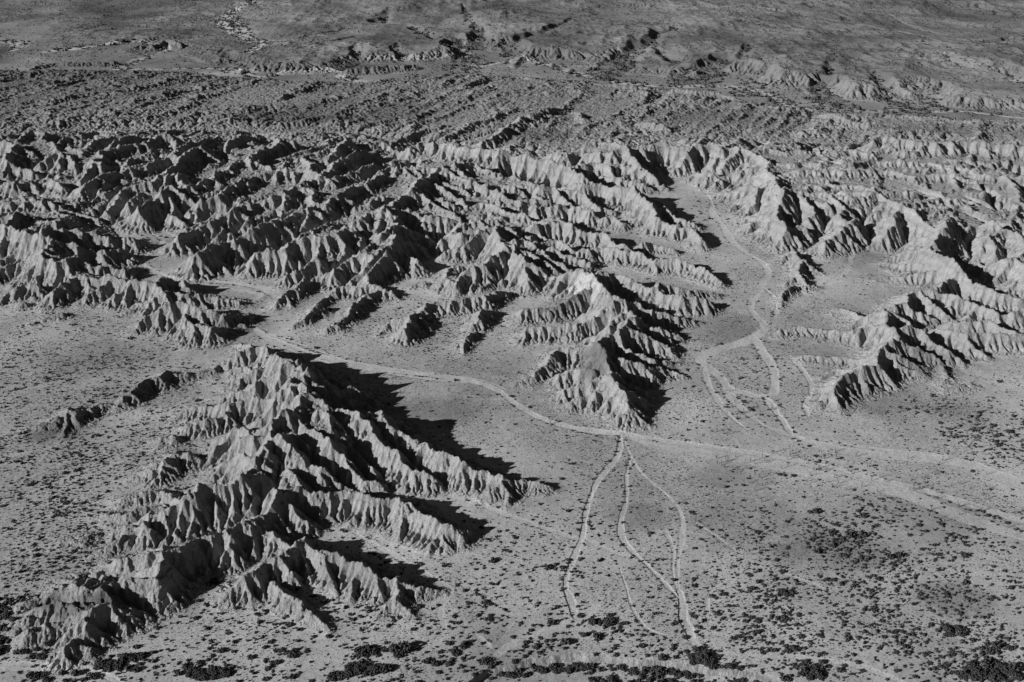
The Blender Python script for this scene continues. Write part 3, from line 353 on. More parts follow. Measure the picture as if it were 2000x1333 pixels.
HPATCH = [('px', .55, 62, 20, 110, 832, 5), ('px', .55, 50, 20, 90, 1165, 9), ('px', .52, 70, 22, 150, 1175, 12), ('px', .55, 50, 18, 220, 1158, 15), ('px', .55, 35, 30, 1165, 690, 22), ('px', .70, 45, 22, 1090, 575, 18), ('px', 1.45, 50, 18, 1152, 546, 22),
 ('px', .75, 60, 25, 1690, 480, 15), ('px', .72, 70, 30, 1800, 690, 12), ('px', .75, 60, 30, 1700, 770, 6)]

# ------------------------------------------------------------------ the terrain sheet (a polar grid: cells grow with distance)
DTH = 0.0009
R0, R1, TH = 375.0, 3900.0, 0.655
NI = int(math.log(R1 / R0) / DTH)
NJ = int(2 * TH / DTH) + 1
rr = R0 * np.exp(DTH * np.arange(NI))
th = -TH + DTH * np.arange(NJ)
GX = (rr[:, None] * np.sin(th)[None, :]).astype(np.float32)
GY = (rr[:, None] * np.cos(th)[None, :]).astype(np.float32)
dist0 = np.repeat(rr[:, None], NJ, 1).astype(np.float32)
CELL = (rr * DTH).astype(np.float32)[:, None]

def lattice(nx, ny, seed):
    return np.random.default_rng(seed).random((ny, nx), dtype=np.float32) * 2 - 1

def vnoise(x, y, seed):
    """smooth value noise, period 256"""
    L = lattice(256, 256, seed)
    xi = np.floor(x); yi = np.floor(y)
    fx = (x - xi).astype(np.float32); fy = (y - yi).astype(np.float32)
    fx = fx * fx * (3 - 2 * fx); fy = fy * fy * (3 - 2 * fy)
    xi = xi.astype(np.int32) & 255; yi = yi.astype(np.int32) & 255
    x1 = (xi + 1) & 255; y1 = (yi + 1) & 255
    a = L[yi, xi]; b = L[yi, x1]; c = L[y1, xi]; d = L[y1, x1]
    return (a + (b - a) * fx) * (1 - fy) + (c + (d - c) * fx) * fy

def fbm(x, y, seed, octaves=4, gain=.5, ridged=False):
    t = np.zeros(np.shape(x), np.float32); amp = 1.0; tot = 0
    for o in range(octaves):
        n = vnoise(x * 2 ** o + 17.3 * o, y * 2 ** o + 9.1 * o, seed + o)
        if ridged: n = 1 - 2 * np.abs(n)
        t += amp * n; tot += amp; amp *= gain
    return t / tot

def box(x, y, rad):
    r = math.hypot(x, y); a = math.atan2(x, y)
    i0 = int(math.log(max(r - rad, R0) / R0) / DTH); i1 = int(math.log(max(r + rad, R0) / R0) / DTH) + 2
    da = rad / max(r, 1.0)
    j0 = int((a - da + TH) / DTH); j1 = int((a + da + TH) / DTH) + 2
    return max(i0, 0), min(i1, NI), max(j0, 0), min(j1, NJ)

def seg_dist(ax, ay, bx, by, rad):
    """distance to a segment and place along it, over the patch of the sheet around it"""
    i0, i1, j0, j1 = box((ax + bx) / 2, (ay + by) / 2, math.hypot(bx - ax, by - ay) / 2 + rad)
    if i0 >= i1 or j0 >= j1: return None
    X = GX[i0:i1, j0:j1]; Y = GY[i0:i1, j0:j1]
    ux, uy = bx - ax, by - ay
    L2 = ux * ux + uy * uy + 1e-6
    t = np.clip(((X - ax) * ux + (Y - ay) * uy) / L2, 0, 1)
    d = np.hypot(X - ax - t * ux, Y - ay - t * uy)
    return (slice(i0, i1), slice(j0, j1)), d, t

def poly_mask(pts, soft):
    """smooth 0..1 inside a world polygon"""
    px = np.array([p[0] for p in pts]); py = np.array([p[1] for p in pts])
    ins = np.zeros(GX.shape, bool)
    n = len(px)
    for k in range(n):
        x0, y0, x1, y1 = px[k], py[k], px[(k + 1) % n], py[(k + 1) % n]
        if y0 == y1: continue
        c = ((y0 > GY) != (y1 > GY)) & (GX < (x1 - x0) * (GY - y0) / (y1 - y0) + x0)
        ins ^= c
    D = np.full(GX.shape, soft, np.float32)
    for k in range(n):
        o = seg_dist(px[k], py[k], px[(k + 1) % n], py[(k + 1) % n], soft)
        if o is None: continue
        s, d, t = o
        D[s] = np.minimum(D[s], d)
    return np.where(ins, .5 + .5 * D / soft, .5 - .5 * D / soft).astype(np.float32)

# --- high plain beyond the far wash
rim_px = []
for f, t in RIM: rim_px += rd(f, t)
rim = [tuple(map(float, ground(p[0], p[1], RIM_H))) for p in rim_px]
poly = rim + [(4000, rim[-1][1]), (4000, 9000), (-6000, 9000), (-6000, rim[0][1])]
m = poly_mask(poly, 60.0)
Dm = (m - .5) * 120.0     # metres inside the rim
far_rise = np.clip((np.hypot(GX, GY) - 2300) / 1600, 0, 1)
wob = 22 * fbm(GX / 70, GY / 70, 301, 3)
leftfade = np.clip((GX + 1500) / 1100, .3, 1.0) * np.clip(.85 + .8 * fbm(GX / 260, GY / 260, 308, 2), .4, 1.2)
rw = 26 + 40 * np.clip(.3 + fbm(GX / 130, GY / 130, 305, 2), 0, 1)
plain = RIM_H * leftfade * np.clip((Dm + wob + 4) / rw, 0, 1) ** .8
Z0 = plain.astype(np.float32)
Z0 += (far_rise * 14 * leftfade).astype(np.float32)
high = (m > .5)
CUT = np.zeros(GX.shape, np.float32)
for f, dep, hw, t in CANYONS:
    pts = [tuple(map(float, ground(p[0], p[1], RIM_H * .7))) for p in rd(f, t)]
    fine = []
    for k, (a, b) in enumerate(zip(pts[:-1], pts[1:])):
        for q_ in range(4): fine.append((a[0] + (b[0] - a[0]) * q_ / 4, a[1] + (b[1] - a[1]) * q_ / 4))
    fine.append(pts[-1])
    cj = np.random.default_rng(len(t) + int(dep))
    fine = [(x_ + cj.normal() * 7, y_ + cj.normal() * 12) for x_, y_ in fine]
    for k, (a, b) in enumerate(zip(fine[:-1], fine[1:])):
        o = seg_dist(a[0], a[1], b[0], b[1], 60)
        if o is None: continue
        s, d, tt = o
        wv = 5 * vnoise(GX[s] / 25, GY[s] / 25, 77)
        dk = dep * min(1, .12 + .88 * (k + 1) / max(4, .75 * len(fine)))
        Z0[s] -= np.clip(dk - np.maximum(d + wv - hw, 0) * .5, 0, np.maximum(Z0[s], 0)) * np.clip(1 - CUT[s] / max(dk, 1), 0, 1)
        CUT[s] = np.maximum(CUT[s], np.clip(dk - np.maximum(d + wv - hw, 0) * .5, 0, 50))
# low river bank in the foreground: the ground drops towards the viewer
bank = [tuple(map(float, ground(*p))) for p in rd('px', BANK)]
bpoly = bank + [(bank[-1][0], 200), (bank[0][0], 200)]
bw = 2.5 * fbm(GX / 8, GY / 8, 401, 3)
bm = np.clip((poly_mask(bpoly, 8.0) - .5) * 16 + bw + .5, 0, 2.2) / 2.2
Z0 -= 3.5 * bm.astype(np.float32)
# gullied shoulders of the high plain
sh = np.clip(Dm / 40, 0, 1) * np.clip(1.6 - Dm / 220, 0, 1) * leftfade
Z0 += (sh * 5 * fbm(GX / 55, GY / 55, 330, 4, .5, True)).astype(np.float32)
# gentle swell of the plains
Z0 += (1.2 * fbm(GX / 90, GY / 90, 11, 3)).astype(np.float32)

# --- crests
HILL = np.full(GX.shape, -14, np.float32)      # height of hills over the plain
GID = np.zeros(GX.shape, np.uint8)
GROUPS = list(CRESTS)
cr = np.random.default_rng(5)
for gi, g in enumerate(GROUPS):
    for f, slope, text in CRESTS[g]:
        P = [crest_point(*p) for p in rd(f, text)]
        # densify and roughen
        Q = []
        for a, b in zip(P[:-1], P[1:]):
            L = math.hypot(b[0] - a[0], b[1] - a[1])
            n = max(1, int(L / (9 + .006 * a[1])))
            for k in range(n):
                s = k / n
                j = .10 * L / n * (1 if k else 0) + (.0012 * a[1])
                Q.append((a[0] + (b[0] - a[0]) * s + cr.normal() * j, a[1] + (b[1] - a[1]) * s + cr.normal() * j * 1.3,
                          max(.3, (a[2] + (b[2] - a[2]) * s) * (1 + (.03 if g in ('easthills', 'leftbadlands') else .055) * cr.normal()))))
        Q.append(P[-1])
        for a, b in zip(Q[:-1], Q[1:]):
            hm = max(a[2], b[2])
            o = seg_dist(a[0], a[1], b[0], b[1], (hm + 12) / slope + 2)
            if o is None: continue
            s, d, t = o
            h = a[2] + (b[2] - a[2]) * t - slope * d
            H = HILL[s]
            up = h > H
            H[up] = h[up]
            G = GID[s]; G[up] = gi + 1
        if g in ('darkcone', 'farbelt'): continue
        # side ribs leaving the crest on both flanks
        along = cr.uniform(0, 12)
        for a, b in zip(Q[:-1], Q[1:]):
            L = math.hypot(b[0] - a[0], b[1] - a[1]); h0 = a[2]
            along -= L
            if along > 0 or h0 < 8 or L < .5: continue
            along = (9 + .40 * h0) * cr.uniform(.6, 1.5) * {'easthills': 1.5, 'leftbadlands': 1.3}.get(g, 1)
            for side in (-1, 1):
                if cr.random() < .12: continue
                ang = math.atan2(b[1] - a[1], b[0] - a[0]) + side * math.radians(cr.uniform(50, 88)) + (math.pi if cr.random() < 0 else 0)
                if b[2] > a[2]: ang = math.atan2(a[1] - b[1], a[0] - b[0]) - side * math.radians(cr.uniform(50, 88))
                RL = h0 / slope * cr.uniform(.9, 1.2); lift = cr.uniform(.07, .28) * h0 * {'easthills': .55, 'leftbadlands': .75}.get(g, 1)
                R_ = []
                n = max(3, int(RL / (7 + .004 * a[1])))
                bend = cr.normal() * .5
                x_, y_ = a[0], a[1]
                for k in range(n + 1):
                    t_ = k / n
                    R_.append((x_, y_, h0 * .97 - slope * RL * t_ + lift * min(1, 1.3 * t_) * (1.25 if k % 2 else .9)))
                    aa = ang + bend * t_ + cr.normal() * .22
                    x_ += math.cos(aa) * RL / n; y_ += math.sin(aa) * RL / n
                for u_, v_ in zip(R_[:-1], R_[1:]):
                    if max(u_[2], v_[2]) < .3: continue
                    o = seg_dist(u_[0], u_[1], v_[0], v_[1], min(14, lift + 3) / .9 + 3)
                    if o is None: continue
                    s, d, t = o
                    hh = u_[2] + (v_[2] - u_[2]) * t - 1.05 * d
                    H = HILL[s]; up = hh > H
                    H[up] = hh[up]; GID[s][up] = gi + 1
def blur(a, n):
    for ax in (0, 1):
        for _ in range(2):
            pad = [(n + 1, n) if q_ == ax else (0, 0) for q_ in (0, 1)]
            c = np.cumsum(np.pad(a, pad, mode='edge'), axis=ax, dtype=np.float64)
            a = ((c[2 * n + 1:] - c[:-2 * n - 1]) if ax == 0 else (c[:, 2 * n + 1:] - c[:, :-2 * n - 1])) / (2 * n + 1)
    return a.astype(np.float32)
# --- dissected country between the crests
XR = GX * .5 + GY * .87; YR = -GX * .87 + GY * .5
wx0 = 14 * fbm(GX / 60, GY / 60, 48, 2)
for k, (text, amp) in enumerate(BADLANDS):
    pts = [tuple(map(float, ground(*p))) for p in rd('px', text)]
    mk = np.clip((poly_mask(pts, 40.0) - .5) * 2.4, 0, 1)
    if k == 0: BL = blur(np.maximum(HILL, 0), 42)
    n = 1.0 * fbm((XR + 2 * wx0) / (70 if k < 2 else 190) + 3 * k, (YR + wx0) / (26 if k < 2 else 44), 40 + k, 4, .5, True) + (.3 if k < 2 else .12) * fbm(GX / 26, GY / 26, 46 + k, 3, .5, True)
    n = ((.42, .5, 0)[k] * np.minimum(BL, 24) + np.clip(.35 + .8 * n, 0, 1.4) * amp) * mk
    up = (n > HILL) & (mk > .03)
    HILL = np.where(up, n, HILL)
    GID[up & (n > .4)] = {0: GROUPS.index('leftbadlands') + 1, 1: GROUPS.index('easthills') + 1, 2: GROUPS.index('farbelt') + 1}[k]
HILL = np.where(HILL > 0, HILL * (1 + .10 * fbm(GX / 14, GY / 14, 91, 3)), HILL)
# ribs and hollows on the flanks
wx = 6 * fbm(GX / 22, GY / 22, 71, 3); wy = 6 * fbm(GX / 22, GY / 22, 74, 3)
sz = 1 + dist0 / 2600
ribs = .5 * fbm((GX + wx) / (30 * sz), (GY + wy) / (30 * sz), 81, 2, .5, True) + .4 * fbm((GX + wx) / (11 * sz), (GY + wy) / (11 * sz), 85, 3, .6, True) + .25 * fbm((GX + wx) / (4.5 * sz), (GY + wy) / (4.5 * sz), 88, 2, .6, True)
HILL += np.clip(HILL, 0, 18) * np.where(GID == GROUPS.index('easthills') + 1, .22, .34) * (ribs - .28) + .6 * np.clip(HILL + 4, 0, 3) * (ribs - .3)
# soft pediment at the foot
q = HILL - .6
HILL = np.maximum(.5 * (q + np.sqrt(q * q + 14.0)) - .26, 0)
Z = Z0 + HILL
scarp = np.clip(1 - np.abs(Dm + wob - 8) / 60, 0, 1) * (leftfade > .3)
cut = np.zeros(GX.shape, np.float32)
work = (HILL > .5) | ((Z0 > 1.5) & (dist0 < 3300) & (scarp > .25))
ridx = np.flatnonzero(work.ravel())

# --- rain: streams cut the slopes (implicit stream power law) and slopes keep an angle of repose
Z += np.where(work, (.30 + .015 * HILL) * CELL * np.random.default_rng(9).normal(size=Z.shape).astype(np.float32) + .5 * fbm(GX / 5, GY / 5, 8, 2) + np.clip(HILL / 8, 0, 1) * 2.2 * fbm(GX / 12, GY / 12, 165, 4, .65), 0).astype(np.float32)

def fill(z, fixed, rounds=4):
    BIG = np.float32(1e6)
    w = np.where(fixed, z, BIG)
    e = np.float32(.003)
    def relax(wi, zi, prev):
        m_ = prev.copy()
        m_[1:] = np.minimum(m_[1:], prev[:-1]); m_[:-1] = np.minimum(m_[:-1], prev[1:])
        return np.maximum(zi, np.minimum(wi, m_ + e))
    zt = np.ascontiguousarray(z.T)
    for k in range(rounds):
        for i in range(1, NI): w[i] = relax(w[i], z[i], w[i - 1])
        for i in range(NI - 2, -1, -1): w[i] = relax(w[i], z[i], w[i + 1])
        wt = np.ascontiguousarray(w.T)
        for i in range(1, NJ): wt[i] = relax(wt[i], zt[i], wt[i - 1])
        for i in range(NJ - 2, -1, -1): wt[i] = relax(wt[i], zt[i], wt[i + 1])
        w = np.ascontiguousarray(wt.T)
    return np.where(w > 1e5, z, w)

NB = [(-1, -1), (-1, 0), (-1, 1), (0, -1), (0, 1), (1, -1), (1, 0), (1, 1)]

def erode(Z, work, steps, K, mexp, Sc):
    N = NI * NJ
    fixed = ~work
    fixed[0] = fixed[-1] = True; fixed[:, 0] = fixed[:, -1] = True
    idx = np.flatnonzero(~fixed.ravel()).astype(np.int32)      # moving cells
    pos = np.full(N, -1, np.int32); pos[idx] = np.arange(len(idx), dtype=np.int32)
    cell = np.broadcast_to(CELL, (NI, NJ)).ravel()[idx]
    area = cell * cell
    offs = np.array([a * NJ + b for a, b in NB], np.int32)
    dl = np.array([math.hypot(a, b) for a, b in NB], np.float32)
    z = Z.ravel().copy()
    KV = (K * np.exp(1.5 * fbm(GX / 9, GY / 9, 161, 4, .6))).ravel()[idx].astype(np.float32)
    A0 = (7 * np.exp(1.9 * fbm(GX / 30, GY / 30, 168, 3))).ravel()[idx].astype(np.float32)
    M = len(idx); er = np.random.default_rng(3)
    for st in range(steps):
        if st % 4 == 0:
            z = fill(z.reshape(NI, NJ), fixed, 3 if st else 5).ravel()
        zc = z[idx]
        best = np.full(M, 1e-6, np.float32); rc = idx.copy(); rl = np.ones(M, np.float32)
        for o, l in zip(offs, dl):
            s = (zc - z[idx + o]) / l * er.uniform(.55, 1, M).astype(np.float32)
            u = s > best
            best[u] = s[u]; rc[u] = idx[u] + o; rl[u] = l
        # receivers in compact numbering; fixed cells and pits end the path
        rp = pos[rc]
        ends = (rp < 0) | (rc == idx)
        p = np.where(ends, M, rp).astype(np.int32)
        p = np.append(p, M)
        A = np.append(area, 0).astype(np.float64)
        pk = p.copy()
        for k in range(11):
            A = A + np.bincount(pk, weights=A, minlength=M + 1)
            A[M] = 0
            pk = pk[pk]
        A = A[:M].astype(np.float32)
        F = KV * np.maximum(A - A0, 0) ** mexp / (rl * cell)
        F[rc == idx] = 0
        zr_end = z[rc]
        # z = (z + F zr)/(1+F): compose the affine maps down the tree
        a = zc / (1 + F); b = F / (1 + F)
        a = np.where(ends, a + b * zr_end, a); b = np.where(ends, 0, b)
        a = np.append(a, 0); b = np.append(b, 0)
        pk = p.copy()
        for k in range(11):
            a = a + b * a[pk]
            b = b * b[pk]
            pk = pk[pk]
        z[idx] = a[:M]
        # angle of repose
        lim = Sc * cell
        for k in range(3):
            zc = z[idx]; mn = np.full(M, 1e9, np.float32)
            for o, l in zip(offs, dl):
                mn = np.minimum(mn, z[idx + o] + lim * l)
            z[idx] = np.where(zc > mn, .5 * zc + .5 * mn, zc)
    Afull = np.zeros(N, np.float32); Afull[idx] = A
    return z.reshape(NI, NJ), Afull.reshape(NI, NJ)

Zb = Z.copy()
Z, AREA = erode(Z, work, 14, 0.09, .48, 1.3)
# weathered, crumbling surface of the hills
rough = np.clip((Z - Z0 - .4) / 2.5, 0, 1) * np.where(work, 1, 0)
GIDW = np.where((GID == GROUPS.index('easthills') + 1), .6, 1.0).astype(np.float32)
Z += (rough * GIDW * (1.5 * fbm((GX + wx) / 7, (GY + wy) / 7, 151, 4, .68, True) + .16 * CELL * np.random.default_rng(12).normal(size=Z.shape) + .60 * CELL * fbm(th[None, :] / DTH / 3.2 + 0 * GX, np.log(rr / R0)[:, None] / DTH / 3.2 + 0 * GX, 155, 2, .6, True))).astype(np.float32)
Z += (.04 * CELL * np.random.default_rng(13).normal(size=Z.shape) * (1 - rough)).astype(np.float32)

# --- washes
WASH = np.zeros(GX.shape, np.float32)
WBANK = np.zeros(GX.shape, np.float32)
wn = fbm(GX / 9, GY / 9, 66, 3)
wv2 = fbm(GX / 45, GY / 45, 67, 2)
def strand(pts, width, depth, bright):
    n = len(pts) - 1
    for k, (a, b) in enumerate(zip(pts[:-1], pts[1:])):
        o = seg_dist(a[0], a[1], b[0], b[1], width * .5 + 6)
        if o is None: continue
        s, d, t = o
        taper = min(1, .35 + .65 * min(k, n - 1 - k) / max(2, .12 * n))
        cl = CELL[s[0]]
        wd = width * taper
        dd = d + wn[s] * min(2.2, width * .25) + (wv2[s] - .1) * width * .45
        k_ = np.clip((wd * .5 - dd) / np.maximum(cl * 1.6, .14 * width) + .5, 0, 1)
        WASH[s] = np.maximum(WASH[s], k_ * bright)
        WBANK[s] = np.maximum(WBANK[s], np.clip((wd * .5 - dd) / np.maximum(cl, .5) + .5, 0, 1) * depth)
wr = np.random.default_rng(44)
for f, width, depth, bright, text in WASHES:
    pts = [tuple(map(float, ground(p[0], p[1], 0))) for p in rd(f, text)]
    for _ in range(2):      # round the corners
        q = [pts[0]]
        for a, b in zip(pts[:-1], pts[1:]):
            q += [(a[0] * .75 + b[0] * .25, a[1] * .75 + b[1] * .25), (a[0] * .25 + b[0] * .75, a[1] * .25 + b[1] * .75)]
        pts = q + [pts[-1]]
    if width < 7:
        strand(pts, width, depth, bright); continue
    strand(pts, width * .72, depth * .45, bright * .92)
    P_ = np.array(pts); arc = np.concatenate([[0], np.cumsum(np.hypot(*np.diff(P_, axis=0).T))])
    m_ = max(4, int(arc[-1] / (3 + width * .5))); aa = np.linspace(0, arc[-1], m_)
    cx_ = np.interp(aa, arc, P_[:, 0]); cy_ = np.interp(aa, arc, P_[:, 1])
    tx_ = np.gradient(cx_); ty_ = np.gradient(cy_); tl = np.hypot(tx_, ty_) + 1e-6
    for q_ in range(4):
        ph = wr.uniform(0, 6.28); wl = width * wr.uniform(5, 9); am = width * wr.uniform(.5, 1.1) * (1 if q_ % 2 else -1)
        off = am * np.sin(aa / wl + ph) * (.6 + .4 * np.sin(aa / wl * .37 + 2 * ph))
        j0 = int(wr.uniform(0, .3) * m_); j1 = int(wr.uniform(.6, 1) * m_)
        if j1 - j0 < 3: continue
        strand(list(zip((cx_ - ty_ / tl * off)[j0:j1], (cy_ + tx_ / tl * off)[j0:j1])), width * wr.uniform(.16, .34), depth * .35, bright * wr.uniform(.6, .95))
low = np.clip(1 - (Z - Z0) / 4, 0, 1)
Z -= .42 * WBANK * low
WASH *= np.clip(1.4 - (Z - Z0) / 3, 0, 1)
WHALO = np.clip(blur(np.clip(WBANK, 0, 1), 6) * 1.8, 0, 1)
WASH *= .6 + np.clip(.4 + 1.3 * fbm(GX / 6, GY / 14, 68, 4), 0, .55)
# river bank in the foreground: the ground drops towards the viewer

# ------------------------------------------------------------------ ground tone
HN = np.clip((Z - Z0 - .6) / 2.5, 0, 1)                     # 1 on eroded hills
SL = np.zeros_like(Z)
gy, gx = np.gradient(Z)
SL = np.hypot(gy, gx) / CELL
HN = np.maximum(HN * np.clip(SL / .25, 0, 1) , np.clip((SL - .28) / .25, 0, 1)).astype(np.float32)
alb = .47 + .20 * fbm(GX / 70, GY / 70, 21, 5, .6) + .05 * fbm(GX / 3, GY / 3, 24, 2) + .03 * fbm(GX / 6, GY / 6, 22, 3)
hill_alb = .36 + .04 * fbm(GX / 40, GY / 40, 23, 4)
strata = vnoise(Z / 2.2 + 2 * vnoise(GX / 80, GY / 80, 31), GX * 0 + .5, 33)
hill_alb = hill_alb * (1 + np.where(GID == GROUPS.index('easthills') + 1, .30, .20) * strata)
alb = alb * (1 - HN) + hill_alb * HN
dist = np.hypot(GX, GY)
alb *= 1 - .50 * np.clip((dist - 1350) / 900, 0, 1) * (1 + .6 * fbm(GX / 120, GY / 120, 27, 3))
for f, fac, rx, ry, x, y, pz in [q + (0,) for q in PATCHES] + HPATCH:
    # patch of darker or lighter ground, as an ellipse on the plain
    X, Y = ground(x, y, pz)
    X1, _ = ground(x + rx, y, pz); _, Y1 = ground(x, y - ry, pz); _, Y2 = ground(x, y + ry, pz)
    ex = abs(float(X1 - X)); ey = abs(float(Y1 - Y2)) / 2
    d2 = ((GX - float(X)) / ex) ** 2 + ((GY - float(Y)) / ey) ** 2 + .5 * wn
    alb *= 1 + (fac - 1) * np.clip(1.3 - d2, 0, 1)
braid = np.clip(.5 + 1.6 * fbm(GX / 4, GY / 9, 171, 3), 0, 1) * np.clip(WHALO - WASH, 0, 1) * (1 - HN)
alb = alb * (1 + .30 * braid)
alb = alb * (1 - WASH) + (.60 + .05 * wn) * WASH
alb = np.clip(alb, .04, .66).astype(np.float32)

# ------------------------------------------------------------------ materials
def terrain_material():
    m = bpy.data.materials.new('desert_ground'); m.use_nodes = True
    t = m.node_tree; n = t.nodes; b = n['Principled BSDF']
    b.inputs['Roughness'].default_value = .95
    b.inputs['Specular IOR Level'].default_value = .1
    at = n.new('ShaderNodeAttribute'); at.attribute_name = 'tone'
    hl = n.new('ShaderNodeAttribute'); hl.attribute_name = 'hill'
    geo = n.new('ShaderNodeNewGeometry')
    def noise(scale, detail, rough=.6):
        q = n.new('ShaderNodeTexNoise'); q.inputs['Scale'].default_value = scale; q.inputs['Detail'].default_value = detail; q.inputs['Roughness'].default_value = rough
        t.links.new(geo.outputs['Position'], q.inputs['Vector']); return q
    def math_(op, a, b_=None, clamp=False):
        q = n.new('ShaderNodeMath'); q.operation = op; q.use_clamp = clamp
        for k, v in enumerate((a, b_)):
            if v is None: continue
            if isinstance(v, (int, float)): q.inputs[k].default_value = v
            else: t.links.new(v, q.inputs[k])
        return q.outputs[0]
    n1 = noise(.9, 6, .75); n2 = noise(.22, 4)
    # small plants and stones on the plain: dark flecks
    vor = n.new('ShaderNodeTexVoronoi'); vor.inputs['Scale'].default_value = .8
    t.links.new(geo.outputs['Position'], vor.inputs['Vector'])
    fl = math_('LESS_THAN', vor.outputs['Distance'], .30)
    sepc = n.new('ShaderNodeSeparateColor'); t.links.new(vor.outputs['Color'], sepc.inputs[0])
    fl = math_('MULTIPLY', fl, math_('GREATER_THAN', sepc.outputs[0], .45))
    fl = math_('MULTIPLY', fl, math_('SUBTRACT', 1.0, hl.outputs['Fac'], True))
    f = math_('ADD', .30, math_('MULTIPLY', n1.outputs['Fac'], 1.1))
    f = math_('MULTIPLY', f, math_('ADD', .75, math_('MULTIPLY', n2.outputs['Fac'], .5)))
    f = math_('MULTIPLY', f, math_('SUBTRACT', 1.0, math_('MULTIPLY', fl, .55)))
    c = math_('MULTIPLY', at.outputs['Fac'], f)
    comb = n.new('ShaderNodeCombineColor')
    for k in range(3): t.links.new(c, comb.inputs[k])
    t.links.new(comb.outputs[0], b.inputs['Base Color'])
    bp = n.new('ShaderNodeBump'); t.links.new(math_('ADD', .14, math_('MULTIPLY', hl.outputs['Fac'], .86)), bp.inputs['Strength']); bp.inputs['Distance'].default_value = 2.4
    n3 = noise(.45, 8, .68)
    t.links.new(n3.outputs['Fac'], bp.inputs['Height'])
    t.links.new(bp.outputs['Normal'], b.inputs['Normal'])
    return m
MAT = terrain_material()

# ------------------------------------------------------------------ sheets cut from the terrain
def sheet(name, faces_mask, label, category):
    """the faces of the terrain grid in the mask, as one mesh object"""
    fi = np.flatnonzero(faces_mask.ravel())
    if len(fi) == 0: return None
    i = fi // (NJ - 1); j = fi % (NJ - 1)
    v0 = i * NJ + j
    quads = np.stack([v0, v0 + 1, v0 + NJ + 1, v0 + NJ], 1)
    used, inv = np.unique(quads.ravel(), return_inverse=True)
    me = bpy.data.meshes.new(name)
    nv, nf = len(used), len(fi)
    me.vertices.add(nv)
    co = np.empty((nv, 3), np.float32)
    co[:, 0] = GX.ravel()[used]; co[:, 1] = GY.ravel()[used]; co[:, 2] = Z.ravel()[used]
    me.vertices.foreach_set('co', co.ravel())
    me.loops.add(nf * 4); me.polygons.add(nf)
    me.loops.foreach_set('vertex_index', inv.astype(np.int32).ravel())
    me.polygons.foreach_set('loop_start', np.arange(0, nf * 4, 4, dtype=np.int32))
    me.polygons.foreach_set('loop_total', np.full(nf, 4, np.int32))
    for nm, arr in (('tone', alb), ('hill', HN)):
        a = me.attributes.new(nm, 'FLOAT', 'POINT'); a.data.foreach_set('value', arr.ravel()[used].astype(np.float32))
    me.update(calc_edges=True)
    me.materials.append(MAT)
    me.shade_smooth() if False else None
    o = bpy.data.objects.new(name, me); sc.collection.objects.link(o)
    o['kind'] = 'structure'; o['label'] = label; o['category'] = category
    return o

def fm(a): return a[:-1, :-1]
onhill = (HILL > .3) & (Z - Z0 > .3)
g = np.where(onhill, GID, 0)
wash_f = fm((WASH > .3) & ~onhill)
LAB = {'foreground': ('hill', 'large pale foreground ridge with knife edge spurs and long black shadows', 'hill'),
       'knobs': ('hill', 'low crooked knob ridge rising from the left plain', 'hill'),
       'darkcone': ('hill', 'small dark smooth cone on the left plain', 'hill'),
       'westhill': ('hill', 'rugged badland hills beside the bend of the main wash', 'hill'),
       'leftbadlands': ('hills', 'maze of sharp eroded ridges in the upper left', 'hills'),
       'centralhills': ('hills', 'central badland massif of long parallel ridges', 'hills'),
       'centralridge': ('hill', 'tapering ribbed ridge between the two washes', 'hill'),
       'easthills': ('hills', 'pale banded badland hills on the right', 'hills'),
       'eastknoll': ('hill', 'small isolated knoll beside the east wash', 'hill'),
       'farbelt': ('hills', 'belt of low muted hills before the far wash', 'hills')}
for gi, k in enumerate(GROUPS):
    sheet(LAB[k][0], fm(g == gi + 1), LAB[k][1], LAB[k][2])
sheet('dry_wash', wash_f, 'pale sandy beds of the dry washes winding across the plain', 'wash')
sheet('ground', (fm(g) == 0) & ~wash_f, 'shrub dotted desert plain around the hills', 'ground')

# ------------------------------------------------------------------ plants
def plant_material(name, val):
    m = bpy.data.materials.new(name); m.use_nodes = True
    t = m.node_tree; b = t.nodes['Principled BSDF']
    b.inputs['Roughness'].default_value = .9; b.inputs['Specular IOR Level'].default_value = .1
    q = t.nodes.new('ShaderNodeTexNoise'); q.inputs['Scale'].default_value = 2.5; q.inputs['Detail'].default_value = 3
    g_ = t.nodes.new('ShaderNodeNewGeometry'); t.links.new(g_.outputs['Position'], q.inputs['Vector'])
    r = t.nodes.new('ShaderNodeMapRange'); r.inputs['To Min'].default_value = val * .55; r.inputs['To Max'].default_value = val * 1.45
    t.links.new(q.outputs['Fac'], r.inputs['Value'])
    c = t.nodes.new('ShaderNodeCombineColor')
    for k in range(3): t.links.new(r.outputs[0], c.inputs[k])
    t.links.new(c.outputs[0], b.inputs['Base Color'])
    return m
LEAF = plant_material('shrub_foliage', .055)
STEM = plant_material('ocotillo_stem', .10)

def ground_z(x, y):
    r = np.hypot(x, y); a = np.arctan2(x, y)
    fi = np.clip(np.log(r / R0) / DTH, 0, NI - 2); fj = np.clip((a + TH) / DTH, 0, NJ - 2)
    i = fi.astype(int); j = fj.astype(int); u = fi - i; v = fj - j
    return (Z[i, j] * (1 - u) * (1 - v) + Z[i + 1, j] * u * (1 - v) + Z[i, j + 1] * (1 - u) * v + Z[i + 1, j + 1] * u * v)

def look(arr, x, y):
    r = np.hypot(x, y); a = np.arctan2(x, y)
    return arr[np.clip(np.rint(np.log(r / R0) / DTH), 0, NI - 1).astype(int), np.clip(np.rint((a + TH) / DTH), 0, NJ - 1).astype(int)]

def pixel_of(x, y, z):
    d = y * CP + (CAM_H - z) * SP
    return 1000 + FPX * x / d, 666.5 - FPX * (y * SP - (CAM_H - z) * CP) / d, d

